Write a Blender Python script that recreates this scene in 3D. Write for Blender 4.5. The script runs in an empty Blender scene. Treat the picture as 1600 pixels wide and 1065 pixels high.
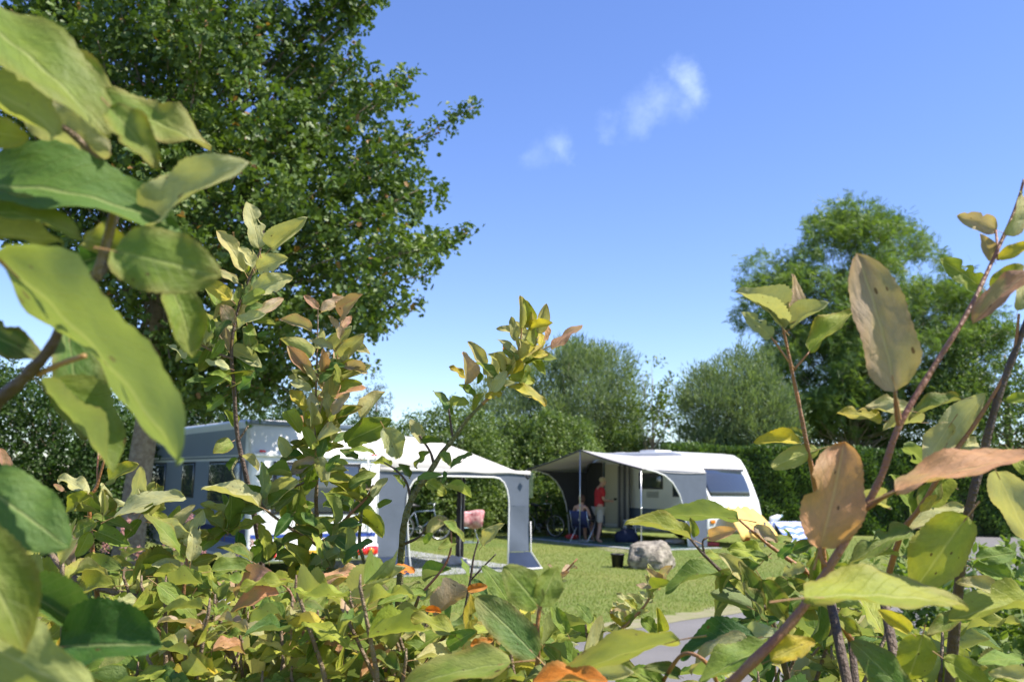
import bpy, bmesh, math, random
import numpy as np
from mathutils import Vector, Matrix, Quaternion

R = math.radians
S = bpy.context.scene
COL = S.collection
rnd = random.Random(7)

# ------------------------------------------------------------------ camera
F_PX, CX, CY = 1380.0, 800.0, 532.5
CAM = Vector((0, 0, 1.65))
PITCH, ROLL = R(9.06), R(1.0)
FWD = Vector((0, math.cos(PITCH), math.sin(PITCH)))
_u0 = Vector((0, -math.sin(PITCH), math.cos(PITCH)))
_r0 = Vector((1, 0, 0))
RGT = _r0 * math.cos(ROLL) + _u0 * math.sin(ROLL)
UPV = _u0 * math.cos(ROLL) - _r0 * math.sin(ROLL)
cd = bpy.data.cameras.new('camera')
cam = bpy.data.objects.new('camera', cd); COL.objects.link(cam)
cd.sensor_fit = 'HORIZONTAL'; cd.sensor_width = 22.3; cd.lens = 22.3 * F_PX / 1600
cd.clip_start = 0.01; cd.clip_end = 3000
mc = Matrix.Identity(4)
for i in range(3):
    mc[i][0] = RGT[i]; mc[i][1] = UPV[i]; mc[i][2] = -FWD[i]; mc[i][3] = CAM[i]
cam.matrix_world = mc
cd.dof.use_dof = True; cd.dof.focus_distance = 0.86; cd.dof.aperture_fstop = 9.5
cd.dof.aperture_blades = 7
S.camera = cam

# ------------------------------------------------------------------ sky and sun
SUN_AZ = Vector((0.95, -0.20, 0)).normalized()
SUN_EL = R(54)
SUNDIR = SUN_AZ * math.cos(SUN_EL) + Vector((0, 0, math.sin(SUN_EL)))
W = bpy.data.worlds.new('World'); S.world = W; W.use_nodes = True
nt = W.node_tree; nt.nodes.clear()
def N(tree, t, **kw):
    n = tree.nodes.new(t)
    for k, v in kw.items():
        if hasattr(n, k): setattr(n, k, v)
    return n
out = N(nt, 'ShaderNodeOutputWorld'); bg = N(nt, 'ShaderNodeBackground')
sky = N(nt, 'ShaderNodeTexSky'); sky.sky_type = 'NISHITA'; sky.sun_disc = False
sky.sun_elevation = SUN_EL; sky.sun_rotation = math.atan2(SUN_AZ.x, SUN_AZ.y)
sky.air_density = 0.9; sky.dust_density = 0.1; sky.ozone_density = 3.2; sky.altitude = 0
bg.inputs['Strength'].default_value = 0.15
hs = N(nt, 'ShaderNodeHueSaturation'); hs.inputs['Saturation'].default_value = 1.25; hs.inputs['Hue'].default_value = 0.5185
gm = N(nt, 'ShaderNodeGamma'); gm.inputs['Gamma'].default_value = .82
nt.links.new(sky.outputs[0], gm.inputs['Color']); nt.links.new(gm.outputs[0], hs.inputs['Color'])
# two wisps of cloud high in the air, given by their direction
tc = N(nt, 'ShaderNodeTexCoord')
def pix_dir(px, py):
    return (FWD + RGT * ((px - CX) / F_PX) - UPV * ((py - CY) / F_PX)).normalized()
noise = N(nt, 'ShaderNodeTexNoise'); noise.inputs['Scale'].default_value = 22; noise.inputs['Detail'].default_value = 6; noise.inputs['Roughness'].default_value = 0.55
nt.links.new(tc.outputs['Generated'], noise.inputs['Vector'])
dn = N(nt, 'ShaderNodeTexNoise'); dn.inputs['Scale'].default_value = 13; dn.inputs['Detail'].default_value = 7; dn.inputs['Roughness'].default_value = .62
nt.links.new(tc.outputs['Generated'], dn.inputs['Vector'])
dsub = N(nt, 'ShaderNodeVectorMath'); dsub.operation = 'SUBTRACT'; nt.links.new(dn.outputs['Color'], dsub.inputs[0]); dsub.inputs[1].default_value = (.5, .5, .5)
dsc = N(nt, 'ShaderNodeVectorMath'); dsc.operation = 'SCALE'; nt.links.new(dsub.outputs[0], dsc.inputs[0]); dsc.inputs['Scale'].default_value = .085
dad = N(nt, 'ShaderNodeVectorMath'); dad.operation = 'ADD'; nt.links.new(tc.outputs['Generated'], dad.inputs[0]); nt.links.new(dsc.outputs[0], dad.inputs[1])
acc = None
for (px, py, rad, amp) in ((1062, 132, .034, 1.0), (1030, 165, .036, .8), (1000, 185, .030, .45), (952, 190, .022, .45), (870, 228, .026, .55), (835, 240, .022, .25)):
    d = pix_dir(px, py)
    sub = N(nt, 'ShaderNodeVectorMath'); sub.operation = 'DISTANCE'
    nt.links.new(dad.outputs[0], sub.inputs[0]); sub.inputs[1].default_value = d
    mr = N(nt, 'ShaderNodeMapRange'); mr.interpolation_type = 'SMOOTHSTEP'
    mr.inputs['From Min'].default_value = rad * 1.0; mr.inputs['From Max'].default_value = 0
    mr.inputs['To Min'].default_value = 0; mr.inputs['To Max'].default_value = amp
    nt.links.new(sub.outputs['Value'], mr.inputs['Value'])
    if acc is None: acc = mr.outputs[0]
    else:
        a = N(nt, 'ShaderNodeMath'); a.operation = 'MAXIMUM'; nt.links.new(acc, a.inputs[0]); nt.links.new(mr.outputs[0], a.inputs[1]); acc = a.outputs[0]
nr = N(nt, 'ShaderNodeMapRange'); nr.inputs['From Min'].default_value = .2; nr.inputs['From Max'].default_value = .6
nt.links.new(noise.outputs['Fac'], nr.inputs['Value'])
mu = N(nt, 'ShaderNodeMath'); mu.operation = 'MULTIPLY'; nt.links.new(acc, mu.inputs[0]); nt.links.new(nr.outputs[0], mu.inputs[1])
mu2 = N(nt, 'ShaderNodeMath'); mu2.operation = 'MULTIPLY'; mu2.inputs[1].default_value = .24; nt.links.new(mu.outputs[0], mu2.inputs[0])
mx = N(nt, 'ShaderNodeMixRGB'); mx.inputs['Color2'].default_value = (6.2, 7.0, 8.6, 1)
nt.links.new(mu2.outputs[0], mx.inputs['Fac']); nt.links.new(hs.outputs[0], mx.inputs['Color1'])
nt.links.new(mx.outputs[0], bg.inputs['Color']); nt.links.new(bg.outputs[0], out.inputs[0])
sl = bpy.data.lights.new('sun', 'SUN'); sl.energy = 4.15; sl.angle = R(0.53); sl.color = (1, .94, .84)
so = bpy.data.objects.new('sun', sl); COL.objects.link(so)
so.rotation_euler = (-SUNDIR).to_track_quat('-Z', 'Y').to_euler(); so.location = (20, -12, 30)
S.view_settings.view_transform = 'Standard'; S.view_settings.look = 'None'
S.view_settings.exposure = 1.15; S.view_settings.gamma = 1
S.render.engine = 'CYCLES'
S.cycles.use_denoising = True; S.cycles.max_bounces = 7; S.cycles.diffuse_bounces = 3; S.cycles.transmission_bounces = 5; S.cycles.transparent_max_bounces = 8

# ------------------------------------------------------------------ helpers
def ray(px, py): return FWD + RGT * ((px - CX) / F_PX) - UPV * ((py - CY) / F_PX)
def at(px, py, Y):
    D = ray(px, py); return CAM + D * (Y / D.y)
def dp(px, py, d): return CAM + ray(px, py) * d
def gp(px, py):
    D = ray(px, py); return CAM + D * (-CAM.z / D.z)
V = Vector

class MB:
    def __init__(s): s.v = []; s.f = []; s.m = []
    def add(s, vs, fs, m=0, M=None):
        o = len(s.v)
        s.v += [(M @ V(q)) if M is not None else V(q) for q in vs]
        s.f += [tuple(i + o for i in f) for f in fs]; s.m += [m] * len(fs); return s
    def box(s, lo, hi, m=0, M=None):
        (a, b, c), (d, e, f) = lo, hi
        return s.add([(a, b, c), (d, b, c), (d, e, c), (a, e, c), (a, b, f), (d, b, f), (d, e, f), (a, e, f)],
                     [(0, 3, 2, 1), (4, 5, 6, 7), (0, 1, 5, 4), (1, 2, 6, 5), (2, 3, 7, 6), (3, 0, 4, 7)], m, M)
    def tube(s, pts, rs, n=8, m=0, M=None, cap=True):
        pts = [V(p) for p in pts]
        if not hasattr(rs, '__len__'): rs = [rs] * len(pts)
        vs = []; fs = []; ref = None
        for i, p in enumerate(pts):
            t = (pts[min(i + 1, len(pts) - 1)] - pts[max(i - 1, 0)])
            t = t.normalized() if t.length > 1e-9 else V((0, 0, 1))
            if ref is None:
                ref = t.orthogonal().normalized()
            else:
                ref = (ref - t * ref.dot(t)); ref = ref.normalized() if ref.length > 1e-6 else t.orthogonal().normalized()
            b = t.cross(ref)
            for k in range(n):
                a = 2 * math.pi * k / n
                vs.append(p + (ref * math.cos(a) + b * math.sin(a)) * rs[i])
        for i in range(len(pts) - 1):
            for k in range(n):
                fs.append((i * n + k, i * n + (k + 1) % n, (i + 1) * n + (k + 1) % n, (i + 1) * n + k))
        if cap:
            fs.append(tuple(range(n - 1, -1, -1))); fs.append(tuple((len(pts) - 1) * n + k for k in range(n)))
        return s.add(vs, fs, m, M)
    def sheet(s, rows, m=0, M=None, closed=False):
        n = len(rows[0]); vs = [p for r in rows for p in r]; fs = []
        for i in range(len(rows) - 1):
            for k in range(n - 1): fs.append((i * n + k, i * n + k + 1, (i + 1) * n + k + 1, (i + 1) * n + k))
        return s.add(vs, fs, m, M)
    def lathe(s, prof, n=16, m=0, M=None):
        vs = []; fs = []
        for r, z in prof:
            for k in range(n): vs.append((r * math.cos(2 * math.pi * k / n), r * math.sin(2 * math.pi * k / n), z))
        for i in range(len(prof) - 1):
            for k in range(n): fs.append((i * n + k, i * n + (k + 1) % n, (i + 1) * n + (k + 1) % n, (i + 1) * n + k))
        return s.add(vs, fs, m, M)
    def torus(s, R_, r, n=28, k=8, m=0, M=None):
        vs = []; fs = []
        for i in range(n):
            a = 2 * math.pi * i / n
            for j in range(k):
                b = 2 * math.pi * j / k
                vs.append(((R_ + r * math.cos(b)) * math.cos(a), r * math.sin(b), (R_ + r * math.cos(b)) * math.sin(a)))
        for i in range(n):
            for j in range(k): fs.append((i * k + j, ((i + 1) % n) * k + j, ((i + 1) % n) * k + (j + 1) % k, i * k + (j + 1) % k))
        return s.add(vs, fs, m, M)
    def build(s, name, mats, parent=None, smooth=False, off=None, bevel=0, seg=2, solid=0):
        me = bpy.data.meshes.new(name)
        o_ = off if off is not None else V((0, 0, 0))
        me.from_pydata([tuple(q - o_) for q in s.v], [], s.f)
        if not isinstance(mats, (list, tuple)): mats = [mats]
        for q in mats: me.materials.append(q)
        me.polygons.foreach_set('material_index', s.m)
        if smooth: me.polygons.foreach_set('use_smooth', [True] * len(s.f))
        me.update()
        o = bpy.data.objects.new(name, me); COL.objects.link(o)
        if parent: o.parent = parent
        if solid:
            q = o.modifiers.new('solid', 'SOLIDIFY'); q.thickness = solid; q.offset = 0
        if bevel:
            q = o.modifiers.new('bevel', 'BEVEL'); q.width = bevel; q.segments = seg; q.limit_method = 'ANGLE'; q.angle_limit = R(35)
            q.harden_normals = False
            me.polygons.foreach_set('use_smooth', [True] * len(s.f)) if smooth else None
        return o

def tag(o, label=None, cat=None, group=None, kind=None):
    if label: o['label'] = label
    if cat: o['category'] = cat
    if group: o['group'] = group
    if kind: o['kind'] = kind
    return o
def empty(name, loc, rz=0):
    o = bpy.data.objects.new(name, None); COL.objects.link(o); o.location = loc; o.rotation_euler = (0, 0, rz)
    o.empty_display_size = .1
    return o

# ------------------------------------------------------------------ materials
def mat(name, col, rough=.6, metal=0, spec=.5, noise=0, nscale=8, bump=0, bscale=40, col2=None, coat=0, trans=0):
    m = bpy.data.materials.new(name); m.use_nodes = True; t = m.node_tree
    b = t.nodes['Principled BSDF']
    b.inputs['Roughness'].default_value = rough; b.inputs['Metallic'].default_value = metal
    b.inputs['Specular IOR Level'].default_value = spec
    b.inputs['Coat Weight'].default_value = coat
    c = (*col, 1); b.inputs['Base Color'].default_value = c
    co = N(t, 'ShaderNodeTexCoord')
    if noise:
        nz = N(t, 'ShaderNodeTexNoise'); nz.inputs['Scale'].default_value = nscale; nz.inputs['Detail'].default_value = 6
        t.links.new(co.outputs['Object'], nz.inputs['Vector'])
        mp = N(t, 'ShaderNodeMapRange'); mp.inputs['From Min'].default_value = .3; mp.inputs['From Max'].default_value = .7
        t.links.new(nz.outputs['Fac'], mp.inputs['Value'])
        mi = N(t, 'ShaderNodeMixRGB'); mi.inputs['Color1'].default_value = c
        c2 = col2 if col2 else tuple(q * (1 - noise) for q in col)
        mi.inputs['Color2'].default_value = (*c2, 1)
        t.links.new(mp.outputs[0], mi.inputs['Fac']); t.links.new(mi.outputs[0], b.inputs['Base Color'])
    if bump:
        n2 = N(t, 'ShaderNodeTexNoise'); n2.inputs['Scale'].default_value = bscale; n2.inputs['Detail'].default_value = 5
        t.links.new(co.outputs['Object'], n2.inputs['Vector'])
        bp = N(t, 'ShaderNodeBump'); bp.inputs['Strength'].default_value = bump; bp.inputs['Distance'].default_value = .02
        t.links.new(n2.outputs['Fac'], bp.inputs['Height']); t.links.new(bp.outputs[0], b.inputs['Normal'])
    if trans:
        tr = N(t, 'ShaderNodeBsdfTranslucent'); tr.inputs['Color'].default_value = c
        ms = N(t, 'ShaderNodeMixShader'); ms.inputs[0].default_value = trans
        t.links.new(b.outputs[0], ms.inputs[1]); t.links.new(tr.outputs[0], ms.inputs[2])
        t.links.new(ms.outputs[0], t.nodes['Material Output'].inputs[0])
    return m

def foliage_mat(name, c1, c2, c3=None, p3=.04, trans=.3, rough=.5, nsc=.8):
    """tree leaves: colour from a per-leaf random value and a slow drift through the crown"""
    m = bpy.data.materials.new(name); m.use_nodes = True; t = m.node_tree
    b = t.nodes['Principled BSDF']; b.inputs['Roughness'].default_value = rough; b.inputs['Specular IOR Level'].default_value = .4
    a = N(t, 'ShaderNodeAttribute'); a.attribute_name = 'rnd'
    co = N(t, 'ShaderNodeTexCoord'); nz = N(t, 'ShaderNodeTexNoise'); nz.inputs['Scale'].default_value = nsc; nz.inputs['Detail'].default_value = 3
    t.links.new(co.outputs['Object'], nz.inputs['Vector'])
    ad = N(t, 'ShaderNodeMath'); ad.operation = 'MULTIPLY_ADD'; ad.inputs[1].default_value = .45
    sh = N(t, 'ShaderNodeMapRange'); sh.inputs['From Min'].default_value = .3; sh.inputs['From Max'].default_value = .7; sh.inputs['To Max'].default_value = .55
    t.links.new(nz.outputs['Fac'], sh.inputs['Value'])
    t.links.new(a.outputs['Fac'], ad.inputs[0]); t.links.new(sh.outputs[0], ad.inputs[2])
    r = N(t, 'ShaderNodeValToRGB'); e = r.color_ramp.elements
    e[0].position = 0; e[0].color = (*c1, 1); e[1].position = 1; e[1].color = (*c2, 1)
    t.links.new(ad.outputs[0], r.inputs[0]); col = r.outputs[0]
    if c3:
        gt = N(t, 'ShaderNodeMath'); gt.operation = 'GREATER_THAN'; gt.inputs[1].default_value = 1 - p3
        t.links.new(a.outputs['Fac'], gt.inputs[0])
        mi = N(t, 'ShaderNodeMixRGB'); mi.inputs['Color2'].default_value = (*c3, 1)
        t.links.new(gt.outputs[0], mi.inputs['Fac']); t.links.new(col, mi.inputs['Color1']); col = mi.outputs[0]
    t.links.new(col, b.inputs['Base Color'])
    tr = N(t, 'ShaderNodeBsdfTranslucent'); g = N(t, 'ShaderNodeMixRGB'); g.blend_type = 'MULTIPLY'; g.inputs['Fac'].default_value = 1; g.inputs['Color2'].default_value = (1.5, 1.6, .6, 1)
    t.links.new(col, g.inputs['Color1']); t.links.new(g.outputs[0], tr.inputs['Color'])
    ms = N(t, 'ShaderNodeMixShader'); ms.inputs[0].default_value = trans
    t.links.new(b.outputs[0], ms.inputs[1]); t.links.new(tr.outputs[0], ms.inputs[2]); t.links.new(ms.outputs[0], t.nodes['Material Output'].inputs[0])
    return m

def shrub_leaf_mat():
    """one leaf surface for the shrubs: colour from the object, veins from the leaf's own uv, paler felted underside"""
    m = bpy.data.materials.new('shrub_leaf'); m.use_nodes = True; t = m.node_tree; L = t.links
    b = t.nodes['Principled BSDF']
    oi = N(t, 'ShaderNodeObjectInfo'); uv = N(t, 'ShaderNodeUVMap'); sp = N(t, 'ShaderNodeSeparateXYZ'); L.new(uv.outputs[0], sp.inputs[0])
    def math_(op, x, y=None, z=None):
        n = N(t, 'ShaderNodeMath'); n.operation = op
        for i, q in enumerate((x, y, z)):
            if q is None: continue
            if isinstance(q, (int, float)): n.inputs[i].default_value = q
            else: L.new(q, n.inputs[i])
        return n.outputs[0]
    def mix(f, a, bb, mode='MIX'):
        n = N(t, 'ShaderNodeMixRGB'); n.blend_type = mode
        for k, q in (('Fac', f), ('Color1', a), ('Color2', bb)):
            if isinstance(q, (int, float)): n.inputs[k].default_value = q
            elif isinstance(q, tuple): n.inputs[k].default_value = q
            else: L.new(q, n.inputs[k])
        return n.outputs[0]
    u = sp.outputs['X']; v = math_('ABSOLUTE', math_('SUBTRACT', sp.outputs['Y'], .5)); v = math_('MULTIPLY', v, 2)
    # object-space pattern shifted per leaf
    cmb = N(t, 'ShaderNodeCombineXYZ'); L.new(u, cmb.inputs[0]); L.new(sp.outputs['Y'], cmb.inputs[1]); L.new(math_('MULTIPLY', oi.outputs['Random'], 37.0), cmb.inputs[2])
    nz = N(t, 'ShaderNodeTexNoise'); nz.inputs['Scale'].default_value = 2.6; nz.inputs['Detail'].default_value = 5; nz.inputs['Roughness'].default_value = .6; L.new(cmb.outputs[0], nz.inputs['Vector'])
    nf = N(t, 'ShaderNodeMapRange'); nf.inputs['From Min'].default_value = .35; nf.inputs['From Max'].default_value = .7; L.new(nz.outputs['Fac'], nf.inputs['Value'])
    base = oi.outputs['Color']
    yel = mix(1, base, (1.35, 1.18, .75, 1), 'MULTIPLY')
    c = mix(math_('MULTIPLY', nf.outputs[0], .8), base, yel)
    nz4 = N(t, 'ShaderNodeTexNoise'); nz4.inputs['Scale'].default_value = 9; nz4.inputs['Detail'].default_value = 6; nz4.inputs['Roughness'].default_value = .7; L.new(cmb.outputs[0], nz4.inputs['Vector'])
    md = N(t, 'ShaderNodeMapRange'); md.inputs['From Min'].default_value = .38; md.inputs['From Max'].default_value = .68; L.new(nz4.outputs['Fac'], md.inputs['Value'])
    c = mix(math_('MULTIPLY', md.outputs[0], .45), c, mix(1, base, (.62, .70, .75, 1), 'MULTIPLY'))
    # green to rust drift towards margins and tip, only for leaves that carry it (alpha of the object's colour)
    edge = math_('POWER', math_('MAXIMUM', v, u), 3.0)
    nz2 = N(t, 'ShaderNodeTexNoise'); nz2.inputs['Scale'].default_value = 4.5; nz2.inputs['Detail'].default_value = 4; L.new(cmb.outputs[0], nz2.inputs['Vector'])
    rust = math_('MULTIPLY', math_('MULTIPLY', edge, nz2.outputs['Fac']), oi.outputs['Alpha'])
    rust = math_('MULTIPLY', rust, 1.1); 
    c = mix(rust, c, (.34, .13, .05, 1))
    nz3 = N(t, 'ShaderNodeTexNoise'); nz3.inputs['Scale'].default_value = 1.7; nz3.inputs['Detail'].default_value = 2; L.new(cmb.outputs[0], nz3.inputs['Vector'])
    pt = N(t, 'ShaderNodeMapRange'); pt.inputs['From Min'].default_value = .5; pt.inputs['From Max'].default_value = .62; L.new(nz3.outputs['Fac'], pt.inputs['Value'])
    c = mix(math_('MULTIPLY', math_('MULTIPLY', pt.outputs[0], math_('MINIMUM', oi.outputs['Alpha'], 1.0)), .6), c, (.34, .33, .11, 1))
    # veins
    ph = math_('SUBTRACT', math_('MULTIPLY', u, 9.0), math_('MULTIPLY', v, 2.6))
    fr = math_('ABSOLUTE', math_('SUBTRACT', math_('FRACT', ph), .5))
    lat = N(t, 'ShaderNodeMapRange'); lat.inputs['From Min'].default_value = .06; lat.inputs['From Max'].default_value = .0; lat.interpolation_type = 'SMOOTHSTEP'; L.new(fr, lat.inputs['Value'])
    mid = N(t, 'ShaderNodeMapRange'); mid.inputs['From Min'].default_value = .075; mid.inputs['From Max'].default_value = .02; mid.interpolation_type = 'SMOOTHSTEP'; L.new(v, mid.inputs['Value'])
    pale = mix(.5, mix(1, base, (1.7, 1.5, 1.3, 1), 'MULTIPLY'), (.42, .42, .2, 1))
    vv = N(t, 'ShaderNodeTexVoronoi'); vv.feature = 'DISTANCE_TO_EDGE'; vv.inputs['Scale'].default_value = 26; L.new(cmb.outputs[0], vv.inputs['Vector'])
    ve = N(t, 'ShaderNodeMapRange'); ve.inputs['From Min'].default_value = .09; ve.inputs['From Max'].default_value = 0; L.new(vv.outputs['Distance'], ve.inputs['Value'])
    c = mix(math_('MULTIPLY', ve.outputs[0], .10), c, pale)
    c = mix(math_('MULTIPLY', lat.outputs[0], .22), c, pale); c = mix(math_('MULTIPLY', mid.outputs[0], .7), c, pale)
    # bite and rot specks
    vo = N(t, 'ShaderNodeTexVoronoi'); vo.inputs['Scale'].default_value = 7.0; L.new(cmb.outputs[0], vo.inputs['Vector'])
    sc = N(t, 'ShaderNodeSeparateColor'); L.new(vo.outputs['Color'], sc.inputs[0])
    dot = math_('MULTIPLY', math_('LESS_THAN', vo.outputs['Distance'], math_('MULTIPLY', sc.outputs[1], .22)), math_('GREATER_THAN', sc.outputs[0], .80))
    c = mix(math_('MULTIPLY', dot, .85), c, (.09, .045, .02, 1))
    # underside: pale, downy
    geo = N(t, 'ShaderNodeNewGeometry')
    und = mix(.35, mix(1, c, (1.25, 1.22, 1.3, 1), 'MULTIPLY'), (.36, .36, .23, 1)); 
    c2 = mix(geo.outputs['Backfacing'], c, und)
    L.new(c2, b.inputs['Base Color'])
    ro = N(t, 'ShaderNodeMapRange'); ro.inputs['To Min'].default_value = .52; ro.inputs['To Max'].default_value = .8; L.new(geo.outputs['Backfacing'], ro.inputs['Value']); L.new(ro.outputs[0], b.inputs['Roughness'])
    b.inputs['Specular IOR Level'].default_value = .26
    h = math_('ADD', math_('MULTIPLY', lat.outputs[0], -.5), math_('MULTIPLY', mid.outputs[0], -1.0)); h = math_('ADD', h, math_('MULTIPLY', nz2.outputs['Fac'], 1.6)); h = math_('ADD', h, math_('MULTIPLY', nz4.outputs['Fac'], .9))
    bp = N(t, 'ShaderNodeBump'); bp.inputs['Strength'].default_value = .5; bp.inputs['Distance'].default_value = .0014; L.new(h, bp.inputs['Height']); L.new(bp.outputs[0], b.inputs['Normal'])
    tr = N(t, 'ShaderNodeBsdfTranslucent'); L.new(mix(1, c2, (1.2, 1.22, .6, 1), 'MULTIPLY'), tr.inputs['Color'])
    ms = N(t, 'ShaderNodeMixShader'); ms.inputs[0].default_value = .34
    L.new(b.outputs[0], ms.inputs[1]); L.new(tr.outputs[0], ms.inputs[2]); L.new(ms.outputs[0], t.nodes['Material Output'].inputs[0])
    return m

M = {}
M['leaf'] = shrub_leaf_mat()
M['petiole'] = mat('petiole', (.30, .24, .08), .5, noise=.5, nscale=30, col2=(.36, .13, .06))
M['twig_red'] = mat('twig_red', (.23, .085, .055), .45, noise=.5, nscale=60, col2=(.30, .15, .07), bump=.3, bscale=400)
M['twig_orange'] = mat('twig_orange', (.36, .15, .045), .45, noise=.5, nscale=50, col2=(.22, .11, .05), bump=.3, bscale=400)
M['twig_dark'] = mat('twig_dark', (.07, .045, .035), .6, noise=.5, nscale=60, col2=(.13, .085, .055), bump=.4, bscale=350)
M['twig_lichen'] = mat('twig_lichen', (.15, .135, .06), .8, noise=.5, nscale=90, col2=(.30, .30, .10), bump=.9, bscale=260)
M['twig_brown'] = mat('twig_brown', (.16, .10, .06), .65, noise=.5, nscale=70, col2=(.27, .20, .13), bump=.5, bscale=300)
M['bark'] = mat('bark', (.17, .125, .085), .9, noise=.5, nscale=14, col2=(.30, .25, .18), bump=1, bscale=26)
M['bark_pale'] = mat('bark_pale', (.30, .25, .18), .9, noise=.5, nscale=10, col2=(.2, .16, .11), bump=.8, bscale=30)
M['oak'] = foliage_mat('oak_foliage', (.022, .062, .013), (.15, .215, .04), (.28, .15, .05), .014, .25)
M['robinia'] = foliage_mat('robinia_foliage', (.07, .14, .04), (.25, .33, .085), None, 0, .3, nsc=.5)
M['willow'] = foliage_mat('willow_foliage', (.09, .145, .065), (.25, .31, .14), None, 0, .3)
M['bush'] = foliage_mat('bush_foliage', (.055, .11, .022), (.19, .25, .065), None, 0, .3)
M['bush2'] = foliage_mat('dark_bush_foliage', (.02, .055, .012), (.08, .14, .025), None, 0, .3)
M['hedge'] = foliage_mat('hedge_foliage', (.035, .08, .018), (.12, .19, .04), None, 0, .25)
M['midtree'] = foliage_mat('mid_green_foliage', (.045, .095, .025), (.15, .21, .06), None, 0, .3)
M['conifer'] = foliage_mat('conifer_foliage', (.025, .05, .03), (.06, .10, .055), None, 0, .15)
M['young'] = foliage_mat('young_foliage', (.06, .11, .02), (.17, .22, .05), None, 0, .35)
M['weed'] = foliage_mat('weed_foliage', (.08, .14, .02), (.22, .28, .06), None, 0, .35, nsc=4)
M['pinkplant'] = foliage_mat('pink_plant_foliage', (.06, .11, .02), (.18, .22, .05), None, 0, .35, nsc=4)
M['pink'] = mat('pink_blossom', (.62, .30, .30), .8, noise=.5, nscale=9, col2=(.52, .28, .16), trans=.3)
M['grass'] = foliage_mat('grass_blades', (.11, .18, .018), (.235, .28, .03), (.30, .24, .12), .08, .3, nsc=.35)
M['white'] = mat('caravan_white', (.78, .78, .76), .28, spec=.5, noise=.06, nscale=1.5, coat=.3)
M['side_shade'] = mat('shaded_white_side', (.25, .295, .385), .35, noise=.06, nscale=2)  # white caravan side with its shade put into the colour
M['cream'] = mat('caravan_cream', (.66, .62, .50), .35, noise=.06, nscale=1.5)
M['white_plastic'] = mat('white_plastic', (.78, .78, .77), .4)
M['trim'] = mat('blue_grey_trim', (.10, .14, .20), .35)
M['navy'] = mat('navy_stripe', (.015, .025, .13), .3)
M['blue'] = mat('blue_stripe', (.03, .07, .33), .3)
M['glass'] = mat('dark_acrylic_window', (.035, .045, .065), .08, spec=.8, coat=.5)
M['tyre'] = mat('tyre_rubber', (.025, .025, .026), .8, bump=.3)
M['alu'] = mat('aluminium', (.62, .63, .64), .32, metal=.9)
M['steel'] = mat('galvanised_steel', (.45, .46, .47), .45, metal=.8, noise=.3, nscale=12)
M['lamp_red'] = mat('red_lamp_lens', (.62, .012, .015), .12, spec=.7, coat=.6)
M['lamp_orange'] = mat('orange_lamp_lens', (.7, .22, .02), .15, coat=.5)
M['plate'] = mat('plate_yellow', (.82, .46, .03), .4)
M['plate_blue'] = mat('plate_blue', (.02, .06, .42), .4)
M['ink'] = mat('plate_ink', (.02, .02, .02), .5)
M['cloth_white'] = mat('awning_white_cloth', (.66, .63, .60), .85, noise=.07, nscale=3, bump=.12, bscale=6, trans=.18)
M['cloth_grey'] = mat('awning_grey_cloth', (.115, .14, .185), .85, noise=.12, nscale=4, bump=.25, bscale=5, trans=.12)
M['cloth_navy'] = mat('awning_navy_cloth', (.03, .05, .11), .8, noise=.2, nscale=6, bump=.2, bscale=8)
M['cloth_dark_and_shaded'] = mat('awning_dark_and_shaded_cloth', (.055, .055, .065), .85, noise=.1, nscale=5)  # dark cloth, also the canopy's far side wall with shade painted in
M['piping'] = mat('white_piping', (.75, .74, .72), .6)
M['sheet_grey'] = mat('ground_sheet_grey', (.34, .35, .36), .8, noise=.15, nscale=5, bump=.2, bscale=20)
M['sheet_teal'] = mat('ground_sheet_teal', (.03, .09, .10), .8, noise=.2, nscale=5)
M['towel'] = mat('pink_towel', (.74, .46, .44), .95, noise=.5, nscale=11, col2=(.40, .10, .12), bump=.4, bscale=80)
M['towel_pat'] = mat('patterned_cloth', (.62, .68, .48), .9, noise=.5, nscale=26, col2=(.32, .46, .2))
M['paleblue'] = mat('pale_blue_cloth', (.33, .48, .52), .8)
M['black'] = mat('black_plastic', (.02, .02, .022), .45)
M['yellow_cloth'] = mat('yellow_cover', (.72, .46, .12), .75, noise=.12, nscale=4, bump=.25, bscale=8)
M['red'] = mat('red_plastic', (.5, .03, .03), .4)
M['terracotta'] = mat('terracotta', (.42, .14, .06), .8, noise=.2)
M['blue_bag'] = mat('navy_bag_cloth', (.02, .03, .08), .8, noise=.2)
M['skin'] = mat('skin', (.50, .28, .19), .55, noise=.12, nscale=12)
M['shirt'] = mat('red_shirt', (.42, .015, .02), .85, noise=.15, nscale=9, bump=.3, bscale=25)
M['shorts'] = mat('beige_shorts', (.42, .39, .33), .85, noise=.12, nscale=9, bump=.3, bscale=25)
M['hair_blond'] = mat('fair_hair', (.42, .32, .18), .7, bump=.5, bscale=90)
M['hair_brown'] = mat('brown_hair', (.12, .055, .03), .6, bump=.5, bscale=90)
M['navy_cloth'] = mat('navy_chair_cloth', (.03, .04, .12), .85)
M['tanktop'] = mat('white_tank_top', (.68, .66, .63), .85)
M['rock'] = mat('granite', (.42, .37, .29), .95, noise=.6, nscale=9, col2=(.10, .085, .065), bump=1, bscale=26)
M['rock_pale'] = mat('pale_stone', (.55, .50, .45), .95, noise=.3, nscale=20, bump=.6, bscale=60)
M['asphalt'] = mat('asphalt', (.185, .175, .17), .9, noise=.2, nscale=1.2, bump=.5, bscale=120)
M['verge'] = mat('sandy_verge', (.27, .235, .15), .95, noise=.5, nscale=5, col2=(.20, .21, .08), bump=.6, bscale=60)
M['soil'] = mat('dry_soil', (.24, .165, .11), .95, noise=.4, nscale=6, bump=.8, bscale=40)
M['stripes'] = None
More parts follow.
